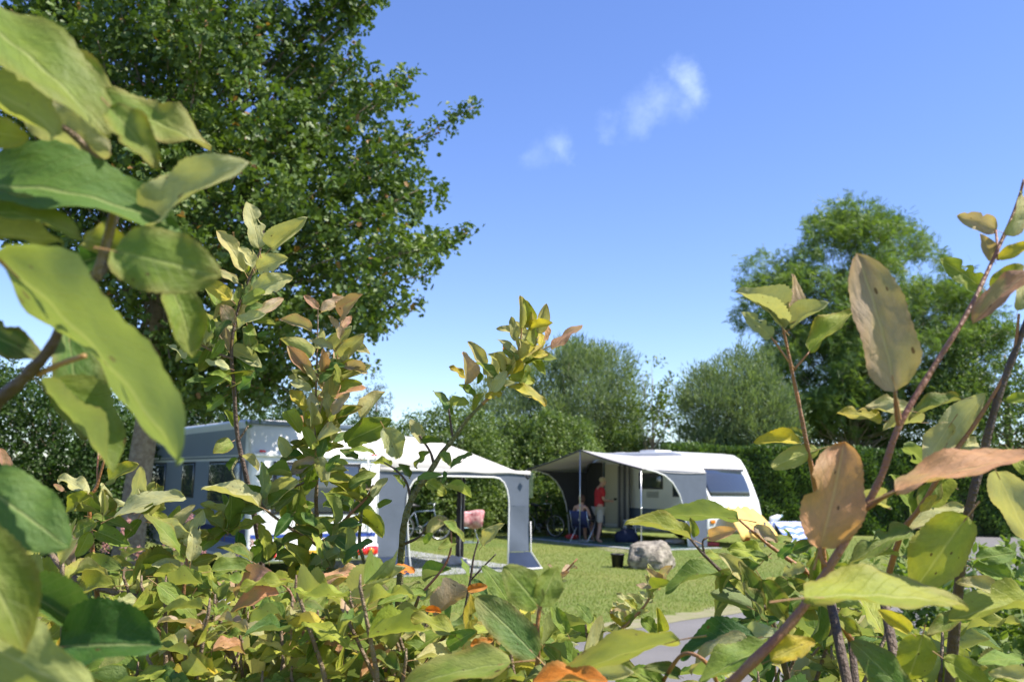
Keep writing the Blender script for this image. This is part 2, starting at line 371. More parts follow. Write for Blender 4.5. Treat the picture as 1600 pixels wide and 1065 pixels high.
def stripe_mat(name, c1, c2, scale, axis=0, w=.5, rough=.85):
    m = bpy.data.materials.new(name); m.use_nodes = True; t = m.node_tree; b = t.nodes['Principled BSDF']; b.inputs['Roughness'].default_value = rough
    co = N(t, 'ShaderNodeTexCoord'); s = N(t, 'ShaderNodeSeparateXYZ'); t.links.new(co.outputs['Object'], s.inputs[0])
    mu_ = N(t, 'ShaderNodeMath'); mu_.operation = 'MULTIPLY'; mu_.inputs[1].default_value = scale; t.links.new(s.outputs[axis], mu_.inputs[0])
    fr = N(t, 'ShaderNodeMath'); fr.operation = 'FRACT'; t.links.new(mu_.outputs[0], fr.inputs[0])
    lt = N(t, 'ShaderNodeMath'); lt.operation = 'LESS_THAN'; lt.inputs[1].default_value = w; t.links.new(fr.outputs[0], lt.inputs[0])
    mi = N(t, 'ShaderNodeMixRGB'); mi.inputs['Color1'].default_value = (*c1, 1); mi.inputs['Color2'].default_value = (*c2, 1); t.links.new(lt.outputs[0], mi.inputs['Fac']); t.links.new(mi.outputs[0], b.inputs['Base Color'])
    return m
M['stripes'] = stripe_mat('blue_white_stripes', (.66, .69, .76), (.12, .20, .52), 5.5, 1, .5)
M['curtain'] = stripe_mat('grey_striped_curtain', (.40, .38, .35), (.11, .11, .12), 9.0, 1, .5)

def lawn_mat():
    m = bpy.data.materials.new('lawn'); m.use_nodes = True; t = m.node_tree; L = t.links; b = t.nodes['Principled BSDF']; b.inputs['Roughness'].default_value = .95
    co = N(t, 'ShaderNodeTexCoord')
    def nz(s, d=6, r=.6):
        n = N(t, 'ShaderNodeTexNoise'); n.inputs['Scale'].default_value = s; n.inputs['Detail'].default_value = d; n.inputs['Roughness'].default_value = r
        L.new(co.outputs['Object'], n.inputs['Vector']); return n.outputs['Fac']
    r = N(t, 'ShaderNodeValToRGB'); e = r.color_ramp.elements
    e[0].position = .32; e[0].color = (.11, .175, .022, 1); e[1].position = .68; e[1].color = (.22, .22, .05, 1)
    a = N(t, 'ShaderNodeMath'); a.operation = 'MULTIPLY_ADD'; a.inputs[1].default_value = .6
    m2 = N(t, 'ShaderNodeMath'); m2.operation = 'MULTIPLY'; m2.inputs[1].default_value = .4
    L.new(nz(.35, 4), a.inputs[0]); L.new(nz(6.0), m2.inputs[0]); L.new(m2.outputs[0], a.inputs[2]); L.new(a.outputs[0], r.inputs[0])
    L.new(r.outputs[0], b.inputs['Base Color'])
    bp = N(t, 'ShaderNodeBump'); bp.inputs['Strength'].default_value = .8; bp.inputs['Distance'].default_value = .03; L.new(nz(60), bp.inputs['Height']); L.new(bp.outputs[0], b.inputs['Normal'])
    return m
M['lawn'] = lawn_mat()

# ------------------------------------------------------------------ ground, road
g = MB(); n = 40
g.add([(-1500, -1500, 0), (1500, -1500, 0), (1500, 1500, 0), (-1500, 1500, 0)], [(0, 1, 2, 3)])
tag(g.build('ground', M['lawn']), kind='structure')
ED = V((.753, .658, 0)); EN = V((.658, -.753, 0))      # road direction, towards the camera's side
E0 = V((1.93, 11.1, 0))
def road_far(s):                                         # slightly curved far edge of the road
    return E0 + ED * s + EN * (-.012 * s * s if s > 0 else .004 * s * s)
g = MB(); rows = [[], []]
ss = [i * .75 for i in range(-44, 45)]
for s_ in ss:
    p = road_far(s_); rows[0].append(p + V((0, 0, .004))); rows[1].append(p + EN * 3.1 + V((0, 0, .004)))
g.sheet([rows[1], rows[0]]); tag(g.build('road', M['asphalt']), kind='structure')
g = MB(); rows = [[], [], []]; rr = random.Random(3)
for i in range(-150, 150):
    s_ = i * .2; p = road_far(s_)
    rows[2].append(p - EN * (.30 + rr.random() * .22) + V((0, 0, .002))); rows[1].append(p - EN * .12 + V((0, 0, .009))); rows[0].append(p + EN * (.03 + rr.random() * .07) + V((0, 0, .008)))
g.sheet([rows[0], rows[1], rows[2]]); tag(g.build('verge', M['verge']), kind='structure')
g = MB(); rows = []
for i in range(24):
    a = i / 24 * 2 * math.pi; q = 1 + .18 * math.sin(a * 3 + 1) + .1 * math.sin(a * 7)
    rows.append((-3.6 + 2.1 * q * math.cos(a), 10.0 + 1.25 * q * math.sin(a), .006))
g.add(rows, [tuple(range(24))]); tag(g.build('soil_bed', M['soil']), kind='structure')

# ------------------------------------------------------------------ leaf clouds for trees
LEAF_T = {
 'kite': (np.array([(0, 0, 0), (.45, .28, .04), (1, 0, -.06), (.45, -.28, .04)]), [(0, 1, 2), (0, 2, 3)]),
 'oak': (np.array([(0, 0, 0), (.2, .10, .02), (.38, .30, .05), (.5, .14, .02), (.72, .33, .04), (1, 0, -.08), (.72, -.33, .04), (.5, -.14, .02), (.38, -.30, .05), (.2, -.10, .02)]),
         [(0, 1, 9), (1, 2, 3), (1, 3, 7), (1, 7, 9), (7, 8, 9), (3, 4, 5), (3, 5, 7), (5, 6, 7)]),
 'narrow': (np.array([(0, 0, 0), (.4, .09, .02), (1, 0, -.1), (.4, -.09, .02)]), [(0, 1, 2), (0, 2, 3)]),
 'scale': (np.array([(0, 0, 0), (.35, .22, .0), (.75, .16, .05), (1, 0, 0), (.75, -.16, .05), (.35, -.22, .0)]), [(0, 1, 5), (1, 2, 4), (1, 4, 5), (2, 3, 4)]),
}
def _pinnate():
    vs = []; fs = []
    for k in range(6):
        x = .12 + k * .15
        for s in (-1, 1):
            o = len(vs)
            vs += [(x, 0, -.25 * x * x), (x + .10, s * .12, -.25 * x * x + .03), (x + .08, s * .27, -.25 * x * x - .05), (x + .01, s * .14, -.25 * x * x + .01)]
            fs += [(o, o + 1, o + 2), (o, o + 2, o + 3)] if s < 0 else [(o, o + 2, o + 1), (o, o + 3, o + 2)]
    return np.array(vs), fs
LEAF_T['pinnate'] = _pinnate()

def unit(a): return a / np.maximum(np.linalg.norm(a, axis=1, keepdims=True), 1e-9)
def leaf_cloud(name, P, D, Nn, Sz, shape, m, parent, off, rg, kind=None):
    T, F = LEAF_T[shape]; n = len(P); k = len(T)
    D = unit(D); Nn = unit(Nn - D * (Nn * D).sum(1, keepdims=True)); B = np.cross(Nn, D)
    vs = (P[:, None, :] + Sz[:, None, None] * (T[None, :, 0:1] * D[:, None, :] + T[None, :, 1:2] * B[:, None, :] + T[None, :, 2:3] * Nn[:, None, :])).reshape(-1, 3)
    vs -= np.array(off)
    F = np.array(F); fs = (F[None] + (np.arange(n) * k)[:, None, None]).reshape(-1)
    me = bpy.data.meshes.new(name); me.vertices.add(len(vs)); me.vertices.foreach_set('co', vs.astype(np.float32).ravel())
    nf = n * len(F); me.loops.add(nf * 3); me.loops.foreach_set('vertex_index', fs.astype(np.int32))
    me.polygons.add(nf); me.polygons.foreach_set('loop_start', np.arange(0, nf * 3, 3, dtype=np.int32))
    me.update(calc_edges=True)
    at_ = me.attributes.new('rnd', 'FLOAT', 'POINT'); at_.data.foreach_set('value', np.repeat(rg.random(n), k).astype(np.float32))
    me.materials.append(m)
    o = bpy.data.objects.new(name, me); COL.objects.link(o)
    if parent: o.parent = parent
    if kind: o['kind'] = kind
    return o

def poly_info(poly, pts):
    poly = np.array(poly, float); n = len(poly); ins = np.zeros(len(pts), bool); dmin = np.full(len(pts), 1e9)
    for i in range(n):
        a = poly[i]; b = poly[(i + 1) % n]
        cond = ((a[1] > pts[:, 1]) != (b[1] > pts[:, 1]))
        xi = (b[0] - a[0]) * (pts[:, 1] - a[1]) / (b[1] - a[1] + 1e-12) + a[0]
        ins ^= cond & (pts[:, 0] < xi)
        ab = b - a; tt = np.clip(((pts - a) @ ab) / (ab @ ab + 1e-12), 0, 1)
        dmin = np.minimum(dmin, np.linalg.norm(pts - (a + tt[:, None] * ab), axis=1))
    return ins, dmin

def clumps_in(poly, Yd, depth, n, rmax, rmin, rg, zmin=.25, sep=.45):
    """clump centres (world) and radii filling a crown of the given outline, at its own distance and with its own depth"""
    poly = np.array(poly, float); lo = poly.min(0); hi = poly.max(0); ppm = F_PX / Yd
    c = []; tries = 0
    cand = rg.random((n * 60, 2)) * (hi - lo) + lo; ins, dm = poly_info(poly, cand); cand = cand[ins]; dm = dm[ins] / ppm
    half = max(dm.max(), .3)
    for p, e in zip(cand, dm):
        if len(c) >= n: break
        r = min(rmax, max(rmin, e * 1.05)) * (.75 + .35 * rg.random())
        q = min(1, e / half); thick = depth * math.sqrt(max(0, 1 - (1 - q) ** 2))
        dy = (rg.random() * 2 - 1) * thick
        w = at(p[0], p[1], Yd + dy)
        if w.z < zmin: continue
        if any((w - k[0]).length < sep * (r + k[1]) for k in c): continue
        c.append((w, r))
    return c

def tree(name, label, poly, Yd, depth, n, rmax, rmin, lpc, size, shape, lm, trunk_px=None, trunk_r=.15, bark='bark', seed=1, up=.5, droop=0, spread=.9, group=None, cat='tree', crown='crown', limbs=.35, twig=.25, upward=0, lo=None, sep=.45, flat=.8, shell=.45, per=7, limb_leaves=0):
    rg = np.random.default_rng(seed)
    cl = clumps_in(poly, Yd, depth, n, rmax, rmin, rg, sep=sep)
    cen = sum((c[0] for c in cl), V((0, 0, 0))) / len(cl)
    if trunk_px is not None: b = at(trunk_px, 752, Yd); base = V((b.x, Yd, 0))
    else: base = V((cen.x, cen.y, 0))
    root = empty(name, base); tag(root, label, cat, group)
    P = []; D = []; Nn = []; Sz = []
    for c, r in cl:
        k = int(lpc * (r / rmax) ** 2 * (.7 + .6 * rg.random())) + 6
        nt_ = max(2, k // per)
        tp = rg.normal(size=(nt_, 3)); tp = unit(tp) * (rg.random((nt_, 1)) ** shell) * r * np.array([1, 1, flat])
        td = unit(tp + rg.normal(size=(nt_, 3)) * r * .35 + np.array([0, 0, r * (.25 + upward)]))
        idx = rg.integers(0, nt_, k); s = rg.random((k, 1)) * twig
        pos = np.array(c) + tp[idx] + td[idx] * s + rg.normal(size=(k, 3)) * size * .35
        d = td[idx] * (.5 + upward) + rg.normal(size=(k, 3)) * spread * .6 + np.array([0, 0, -droop])
        nn = rg.normal(size=(k, 3)) * .6 + np.array([0, 0, up]) + unit(tp[idx]) * .35
        P.append(pos); D.append(d); Nn.append(nn); Sz.append(size * (.65 + .6 * rg.random(k)))
    P = np.concatenate(P); D = np.concatenate(D); Nn = np.concatenate(Nn); Sz = np.concatenate(Sz)
    # trunk and limbs
    LP = []
    tb = MB(); zt = max(c[0].z for c in cl); zb = min(c[0].z for c in cl)
    if lo is None: lo = .15
    top = V((cen.x * .6 + base.x * .4, cen.y * .6 + base.y * .4, zb + (zt - zb) * .8))
    axis = []; kk = 9
    for i in range(kk):
        q = i / (kk - 1); p = base.lerp(top, q); p = V((base.x + (top.x - base.x) * q ** 1.6 + .05 * math.sin(q * 9 + seed), base.y + (top.y - base.y) * q ** 1.6 + .05 * math.cos(q * 7 + seed), top.z * q))
        axis.append(p)
    tb.tube(axis, [trunk_r * (1.3 if i == 0 else 1) * (1 - .86 * (i / (kk - 1)) ** 1.2) for i in range(kk)], 10)
    order = sorted(cl, key=lambda c: -c[1])[:int(len(cl) * limbs) + 3]
    for c, r in order:
        q = min(.85, max(lo, (c.z - r) / top.z * .75)); j = q * (kk - 1); i0 = int(j); a = axis[i0].lerp(axis[min(i0 + 1, kk - 1)], j - i0)
        mid = a.lerp(c, .5) + V((0, 0, -.08 * (c - a).length)); r0 = trunk_r * .27 * (1 - q) + .010
        tb.tube([a, a.lerp(mid, .6) , mid, c], [r0, r0 * .75, r0 * .5, r0 * .18], 6)
        for _ in range(int(limb_leaves * (mid - c).length)):
            e = rg.random() ** .7; q = mid.lerp(c, e); LP.append((q.x, q.y, q.z))
    if LP:
        LP = np.array(LP) + rg.normal(size=(len(LP), 3)) * .10; k = len(LP)
        P = np.concatenate([P, LP]); D = np.concatenate([D, rg.normal(size=(k, 3))]); Nn = np.concatenate([Nn, rg.normal(size=(k, 3)) * .6 + np.array([0, 0, up])]); Sz = np.concatenate([Sz, size * (.65 + .6 * rg.random(k))])
    ok = P[:, 2] > .05
    leaf_cloud(crown, P[ok], D[ok], Nn[ok], Sz[ok], shape, lm, root, base, rg)
    tb.build('trunk', M[bark], root, True, base)
    return root

OAK = [(15, 20), (60, -140), (330, -230), (600, -170), (612, 5), (580, 60), (598, 112), (650, 100), (690, 140), (752, 138), (756, 175), (705, 187), (640, 215), (668, 250), (728, 288), (700, 315), (718, 345), (756, 378), (748, 415), (700, 410), (668, 440), (664, 470), (630, 492), (606, 515), (590, 560), (540, 585), (500, 610), (455, 640), (400, 640), (330, 655), (250, 650), (205, 600), (150, 560), (110, 470), (60, 515), (40, 460), (15, 380), (-5, 300), (-20, 150)]
tree('oak_tree', 'tall dark oak tree with rough trunk beside the white caravan with ladder', OAK, 13.0, 2.6, 165, .85, .12, 900, .108, 'oak', M['oak'], 212, .20, seed=11, up=.6, limbs=1, lo=.46, sep=.56, flat=.6, shell=.34, twig=.10, per=11, limb_leaves=120)
tree('added_shade_tree', 'unseen dense tree added beyond the left picture edge to block sky light', [(-900, -150), (-600, -300), (-250, -200), (-130, 50), (-90, 300), (-60, 520), (-60, 640), (-300, 760), (-900, 800)], 15.5, 2.6, 200, .9, .3, 300, .17, 'kite', M['bush2'], -420, .2, seed=41)  # unseen tree, added to keep sky light off the caravan side
tree('robinia_tree', 'feathery light green tree with pale trunk rising behind the dark clipped hedge', [(1155, 450), (1175, 398), (1250, 392), (1262, 340), (1310, 308), (1352, 318), (1400, 335), (1442, 350), (1452, 385), (1495, 415), (1520, 450), (1570, 490), (1585, 530), (1550, 580), (1530, 660), (1400, 680), (1300, 690), (1200, 680), (1185, 600), (1195, 540), (1150, 505)], 40, 3.0, 240, .95, .25, 300, .34, 'pinnate', M['robinia'], 1331, .22, 'bark_pale', seed=5, up=.9, limbs=.8, twig=.35, sep=.53, flat=.55)
tree('broadleaf_tree', 'dense green tree right of the feathery tree, at the picture edge', [(1450, 560), (1500, 520), (1545, 480), (1582, 500), (1585, 540), (1640, 520), (1720, 600), (1720, 760), (1450, 760)], 39, 3, 110, 1.1, .4, 520, .17, 'kite', M['midtree'], 1580, .25, seed=6)
tree('broadleaf_tree', 'spreading tree low behind the feathery tree and the hedge', [(1180, 640), (1210, 560), (1290, 590), (1400, 610), (1480, 620), (1500, 740), (1180, 740)], 42, 2, 90, 1.0, .4, 520, .17, 'kite', M['midtree'], 1380, .2, seed=16)
tree('willow_tree', 'wispy grey green willow behind the left end of the canopy', [(735, 640), (760, 605), (800, 585), (832, 556), (880, 536), (935, 548), (992, 570), (1006, 620), (1000, 740), (740, 740)], 36, 2.2, 130, .8, .3, 900, .20, 'narrow', M['willow'], 880, .2, seed=7, up=.3, upward=.9, twig=.6, spread=.5)
tree('willow_tree', 'wispy grey green willow behind the roof of the caravan with canopy', [(1062, 700), (1060, 625), (1090, 592), (1140, 575), (1172, 548), (1192, 560), (1205, 600), (1240, 622), (1252, 740), (1062, 740)], 34, 1.6, 100, .7, .3, 900, .20, 'narrow', M['willow'], 1140, .18, seed=8, up=.3, upward=1.0, twig=.6, spread=.5)
tree('young_tree', 'slender open young tree between the two willows', [(972, 650), (985, 590), (1018, 552), (1052, 572), (1066, 640), (1056, 700), (1000, 705)], 33, .7, 40, .34, .12, 34, .16, 'kite', M['young'], 1015, .06, 'bark_pale', seed=9, limbs=1, twig=.3)
tree('conifer_tree', 'small dark pointed conifer far behind the awning of the nearer caravan', [(556, 700), (566, 620), (580, 595), (590, 568), (600, 600), (610, 625), (616, 700)], 42, .8, 40, .5, .15, 120, .22, 'narrow', M['conifer'], 588, .1, seed=10)
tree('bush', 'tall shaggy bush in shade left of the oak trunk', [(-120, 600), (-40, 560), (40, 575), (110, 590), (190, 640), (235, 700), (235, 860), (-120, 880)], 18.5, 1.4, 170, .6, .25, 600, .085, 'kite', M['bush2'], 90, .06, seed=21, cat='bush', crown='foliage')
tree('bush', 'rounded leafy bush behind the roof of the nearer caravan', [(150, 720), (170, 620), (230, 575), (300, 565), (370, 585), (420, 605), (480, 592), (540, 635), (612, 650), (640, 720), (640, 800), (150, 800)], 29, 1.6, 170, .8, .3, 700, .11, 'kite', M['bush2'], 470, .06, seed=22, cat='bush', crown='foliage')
tree('bush', 'pale green bush seen through the open arch of the grey awning', [(575, 700), (640, 652), (700, 632), (762, 645), (790, 700), (790, 850), (575, 850)], 27.5, 1.2, 120, .65, .25, 620, .10, 'kite', M['bush'], 680, .05, seed=23, cat='bush', crown='foliage')
tree('bush', 'pale green bush between the grey awning and the canopy pole', [(745, 690), (800, 655), (860, 645), (915, 662), (935, 700), (930, 852), (745, 850)], 30.5, 1.2, 130, .65, .25, 620, .11, 'kite', M['bush'], 830, .05, seed=24, cat='bush', crown='foliage')
tree('bush', 'broad pale green bush rising above the canopy roof', [(880, 720), (905, 680), (960, 668), (1030, 690), (1060, 720), (1060, 800), (880, 800)], 34.5, 1.2, 90, .7, .3, 620, .12, 'kite', M['bush'], 970, .05, seed=25, cat='bush', crown='foliage')
tree('bush', 'low bush with bright leaves beside the left canopy pole', [(822, 800), (835, 745), (870, 752), (885, 800), (890, 850), (822, 852)], 28.6, .5, 34, .34, .15, 150, .12, 'kite', M['bush'], 855, .04, seed=26, cat='bush', crown='foliage')

# clipped hedge behind the caravan with canopy: one long hedge of scale-like sprays
def hedge(name, label, A, B, h, th, nl, size, m, shape, seed):
    rg = np.random.default_rng(seed); A = V(A); B = V(B); d = (B - A); L = d.length; d.normalize(); nrm = V((d.y, -d.x, 0))
    root = empty(name, A); tag(root, label, 'hedge')
    k = nl; q = rg.random((k, 3)); side = rg.random(k)
    x = q[:, 0] * L; z = q[:, 1] * h; y = np.zeros(k)
    top = side < .25; fr = (side >= .25) & (side < .8); bk = side >= .8
    bul = .10 * np.sin(x * 2.1) + .08 * np.sin(x * 5.3 + z * 3) + .06 * np.sin(z * 5 + x)
    y = np.where(fr, th / 2 + bul - np.abs(rg.normal(size=k)) * .09, np.where(bk, -th / 2, (q[:, 2] - .5) * th))
    z = np.where(top, h + bul * .6 - np.abs(rg.normal(size=k)) * .06, z)
    P = np.array(A)[None] + x[:, None] * np.array(d) + y[:, None] * np.array(nrm) + z[:, None] * np.array([0, 0, 1])
    out_ = np.where(top[:, None], np.array([[0, 0, 1.]]), np.where(fr[:, None], np.array(nrm)[None], -np.array(nrm)[None]))
    D = out_ * .5 + np.array([0, 0, .5]) + rg.normal(size=(k, 3)) * .45; Nn = out_ + rg.normal(size=(k, 3)) * .5
    leaf_cloud('foliage', P, D, Nn, size * (.6 + .7 * rg.random(k)), shape, m, root, A, rg)
    c = MB(); rows = []
    for i in range(41):
        xx = L * i / 40; w = th / 2 - .16 + .05 * math.sin(xx * 2.1)
        rows.append([A + d * xx + nrm * w + V((0, 0, .02)), A + d * xx + nrm * w + V((0, 0, h - .15)), A + d * xx - nrm * w + V((0, 0, h - .15)), A + d * xx - nrm * w + V((0, 0, .02))])
    c.sheet(rows); c.build('twigs', M['hedge_core'], root, False, A)
    return root
M['hedge_core'] = mat('hedge_twigs', (.05, .06, .025), .9, noise=.4, nscale=8)
hedge('hedge', 'dark clipped evergreen hedge behind the windscreen end of the caravan', (5.5, 31.8, 0), (20.5, 33.2, 0), 2.95, 1.3, 52000, .15, M['hedge'], 'scale', 31)
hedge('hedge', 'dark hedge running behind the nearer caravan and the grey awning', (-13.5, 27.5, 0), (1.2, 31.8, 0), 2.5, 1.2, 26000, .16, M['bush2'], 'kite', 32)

# grass blades on the lawn (nobody could count them)
def blades():
    rg = np.random.default_rng(4); k = 210000
    Y = 8.0 + 22 * rg.random(k) ** 1.2; X = Y * (-.55 + rg.random(k) * 1.0)
    P = np.stack([X, Y, np.zeros(k)], 1)
    s = (X - E0.x) * EN.x + (Y - E0.y) * EN.y
    P = P[s < -.38]; k = len(P)
    D = rg.normal(size=(k, 3)) * .45 + np.array([0, 0, 1]); Nn = rg.normal(size=(k, 3)) * .6 + np.array([.5, -1, .2])
    leaf_cloud('lawn_grass', P, D, Nn, .026 + .022 * rg.random(k), 'narrow', M['grass'], None, V((0, 0, 0)), rg)
blades()
tag(bpy.data.objects['lawn_grass'], 'short sunlit lawn grass around the boulder', 'grass', kind='stuff')

# ------------------------------------------------------------------ caravans
def shell(prof, w):
    """closed body: side outline (y, z) carried across the width"""
    g = MB(); n = len(prof); vs = [(0, y, z) for y, z in prof] + [(w, y, z) for y, z in prof]
    fs = [tuple(range(n - 1, -1, -1)), tuple(range(n, 2 * n))] + [(i, (i + 1) % n, n + (i + 1) % n, n + i) for i in range(n)]
    return g.add(vs, fs)
def wheel(parent, M_):
    t = MB().torus(.24, .085, 24, 8, 0, M_).build('tyre', M['tyre'], parent, True)
    r = MB().lathe([(.02, -.05), (.10, -.06), (.17, -.03), (.19, .0), (.17, .05)], 16, 0, M_ @ Matrix.Rotation(R(90), 4, 'X')).build('rim', M['alu'], t, True)
def rot_root(name, loc, u): return empty(name, loc, math.atan2(u[1], u[0]))

# the nearer caravan: its back with ladder turned to us, long side in the oak's shade
LU = (.81, .59); CA = V((-4.09, 14.1, 0))
cv = rot_root('caravan', CA, LU); tag(cv, 'white caravan with rear ladder and blue stripes beside the oak trunk', 'caravan')
pr = [(.08, .30), (.01, .40), (0, .62), (0, 1.4), (.02, 1.99), (.09, 2.06), (.24, 2.42), (.36, 2.55), (.55, 2.59), (5.6, 2.6), (6.15, 2.45), (6.45, 1.9), (6.55, 1.2), (6.5, .5), (6.35, .30)]
shell(pr, 2.3).build('body', M['white'], cv, True, bevel=.05, seg=3)
MB().box((-.004, .12, .40), (.0, 6.35, 1.92)).box((-.004, .30, 2.01), (.0, 6.1, 2.44)).build('side_shade_panel', M['side_shade'], cv)  # thin panel carrying the long side's shade as painted grey-blue
MB().box((-.009, .06, .70), (-.004, 6.4, .84)).build('side_stripe', M['navy'], cv)
MB().box((-.009, .06, .60), (-.004, 6.4, .685)).build('side_stripe', M['blue'], cv)
MB().box((.06, -.006, .70), (2.24, .0, .76)).build('rear_stripe', M['blue'], cv)
MB().box((-.008, .25, 1.965), (-.001, 6.2, 1.99)).build('side_moulding', M['trim'], cv)
MB().box((.03, -.02, 1.985), (2.27, .03, 2.03)).build('rear_moulding', M['white_plastic'], cv, bevel=.008)
MB().box((.05, .255, 2.505), (2.25, .33, 2.575), 0).build('roof_trim', M['trim'], cv, bevel=.01)
def side_window(par, y0, y1, z0, z1, x=-.03):
    f = MB().box((x, y0, z0), (0.01, y1, z1)).build('window', M['glass'], par, True, bevel=.025, seg=3)
    e = .035
    MB().box((-.012, y0 - e, z0 - e), (.0, y1 + e, z0 - .004)).box((-.012, y0 - e, z1 + .004), (.0, y1 + e, z1 + e)).box((-.012, y0 - e, z0 - .004), (.0, y0 - .004, z1 + .004)).box((-.012, y1 + .004, z0 - .004), (.0, y1 + e, z1 + .004)).build('frame', M['black'], f)
side_window(cv, .42, 2.0, 1.24, 1.88); side_window(cv, 2.9, 3.6, 1.3, 1.88); side_window(cv, 4.8, 6.1, 1.24, 1.88)
w = MB().box((.42, -.035, 1.12), (1.86, .0, 1.86)).build('rear_window', M['glass'], cv, True, bevel=.04, seg=3)
MB().box((.37, -.010, 1.07), (1.91, -.001, 1.115)).box((.37, -.010, 1.865), (1.91, -.001, 1.91)).box((.37, -.010, 1.115), (.415, -.001, 1.865)).box((1.865, -.010, 1.115), (1.91, -.001, 1.865)).build('frame', M['black'], w)
ld = MB()
for x in (1.99, 2.2): ld.tube([(x, .0, 2.08), (x, -.11, 2.05), (x, -.12, .85), (x, -.03, .82)], .014, 8)
ld.build('ladder_rails', M['white_plastic'], cv, True)
for i in range(5): MB().tube([(1.99, -.12, .98 + i * .23), (2.2, -.12, .98 + i * .23)], .012, 6).build('rung', M['white_plastic'], cv, True)
for x in (.12, 2.1): MB().box((x, -.035, 2.05), (x + .10, .02, 2.085)).build('marker_lamp', M['lamp_red'], cv, True, bevel=.012)
MB().box((.02, -.07, .34), (2.28, .03, .58)).build('bumper', M['white_plastic'], cv, True, bevel=.03, seg=3)
for x in (.05, 1.83):
    t = MB().box((x, -.125, .40), (x + .42, -.06, .545)).build('tail_light', M['lamp_red'], cv, True, bevel=.03, seg=3)
    for k in range(2): MB().lathe([(.052, 0), (.05, .02), (.03, .032), (0, .036)], 14, 0, Matrix.Translation((x + .13 + k * .15, -.125, .47)) @ Matrix.Rotation(R(90), 4, 'X')).build('lens', M['lamp_red'] if k == 0 else M['lamp_orange'], t, True)
np_ = MB().box((.80, -.085, .395), (1.32, -.072, .505)).build('number_plate', M['plate'], cv)
MB().box((.80, -.0875, .395), (.845, -.0853, .505)).build('plate_band', M['plate_blue'], np_)
ik = MB()
for k, x in enumerate((.875, .935, 1.01, 1.07, 1.15, 1.21)):
    h = .07; ik.box((x, -.0875, .415), (x + .012, -.0853, .415 + h)); ik.box((x + .028, -.0875, .415), (x + .04, -.0853, .415 + h * (.5 if k % 2 else 1))); ik.box((x + .012, -.0875, .415 + h - .012), (x + .028, -.0853, .415 + h))
ik.build('plate_marks', M['ink'], np_)
MB().box((-.004, .35, .30), (.03, 6.2, .36)).build('skirt_rail', M['trim'], cv)
for x in (.06, 2.24):
    wheel(cv, Matrix.Translation((x, 3.3, .325)) @ Matrix.Rotation(R(90), 4, 'Z'))
MB().box((.7, 1.4, 2.58), (1.4, 2.1, 2.66)).build('roof_hatch', M['white_plastic'], cv, True, bevel=.03)
for x in (.3, 2.0): MB().tube([(x, .4, .32), (x, .4, .02)], .02, 8).box((x - .07, .33, 0.0), (x + .07, .47, .02)).build('corner_steady', M['steel'], cv)

# its grey awning, open arch towards us
CB = CA + V((.81, .59, 0)) * 2.34
aw = rot_root('awning', CB, LU); tag(aw, 'grey and white caravan awning with arched opening beside the white caravan', 'awning')
rf = MB(); ys = [.12, .35, .62, 1.4, 2.44, 3.4, 4.4, 4.75, 5.0]; xs = [0, .35, .8, 1.3, 1.8, 2.3, 2.8, 3.3]
def ridge(x): return 2.46 - .02 * x if x < 1.25 else 2.435 - .27 * (x - 1.25) + .015 * math.sin((x - 1.25) * 2)
rows = []
for y in ys:
    q = 1.0
    e = min(y - .12, 5.0 - y); q = min(1, e / .5)
    rows.append([(x, y, 1.86 + (ridge(x) - 1.86) * (1 - (1 - q) ** 1.5) - .03 * math.sin(math.pi * q) * (x > .1)) for x in xs])
rf.sheet(rows); rf.build('roof', M['cloth_white'], aw, True, solid=.006)
vl = MB(); vl.sheet([[(x, .115, 1.865) for x in xs], [(x, .10, 1.80 - .012 * math.sin(x * 6)) for x in xs]]); vl.build('valance', M['cloth_white'], aw, True, solid=.005)
arc_l = [(.55, 1.22), (.56, 1.38), (.60, 1.52), (.68, 1.64), (.80, 1.71), (.95, 1.735)]
arc_r = [(2.42, 1.735), (2.56, 1.71), (2.67, 1.63), (2.74, 1.50), (2.78, 1.34), (2.79, 1.2)]
ew = MB(); ew.add([(0, .125, 1.22), (0, .125, 1.86), (3.28, .125, 1.86), (3.28, .125, 1.2)] + [(x, .125, z) for x, z in arc_r[::-1]] + [(x, .125, z) for x, z in arc_l[::-1]], [tuple(range(4 + len(arc_l) + len(arc_r)))])
zz = [1.22, 1.0, .8, .6, .45, .335]
ew.sheet([[(0, .125, z), (.2, .125 + .02 * math.sin(z * 9), z), (.4, .125 - .02 * math.sin(z * 7), z), (.55 + .09 * (1.22 - z) ** 1.4, .125, z)] for z in zz])
ew.sheet([[(2.79, .125, min(z, 1.2)), (2.95, .14 + .03 * math.sin(z * 8), min(z, 1.2)), (3.12, .12 - .03 * math.sin(z * 6), min(z, 1.2)), (3.28 + .05 * (1.22 - z) ** 2, .125, min(z, 1.2))] for z in zz])
ew.build('end_wall', M['cloth_grey'], aw, True)
zz2 = [.33, .2, .1, .01]
MB().sheet([[(0, .12, z), (.3, .12, z), (.64 + .07 * (.33 - z), .12, z)] for z in zz2]).build('skirt', M['cloth_navy'], aw, True)
sk = MB(); sk.sheet([[(2.79, .12, z), (3.05, .06, z), (3.31 + .5 * (.33 - z), .10 - .5 * (.33 - z), z)] for z in zz2]); sk.build('skirt', M['cloth_navy'], aw, True)
pp = MB(); pp.tube([(.70, .11, .02), (.64, .11, .33), (.59, .11, .8), (.55, .11, 1.22)] + [(x, .11, z) for x, z in arc_l[1:]] + [(x, .11, z) for x, z in arc_r] + [(2.79, .11, .6), (2.79, .11, .02)], .016, 6)
pp.build('piping', M['piping'], aw, True)
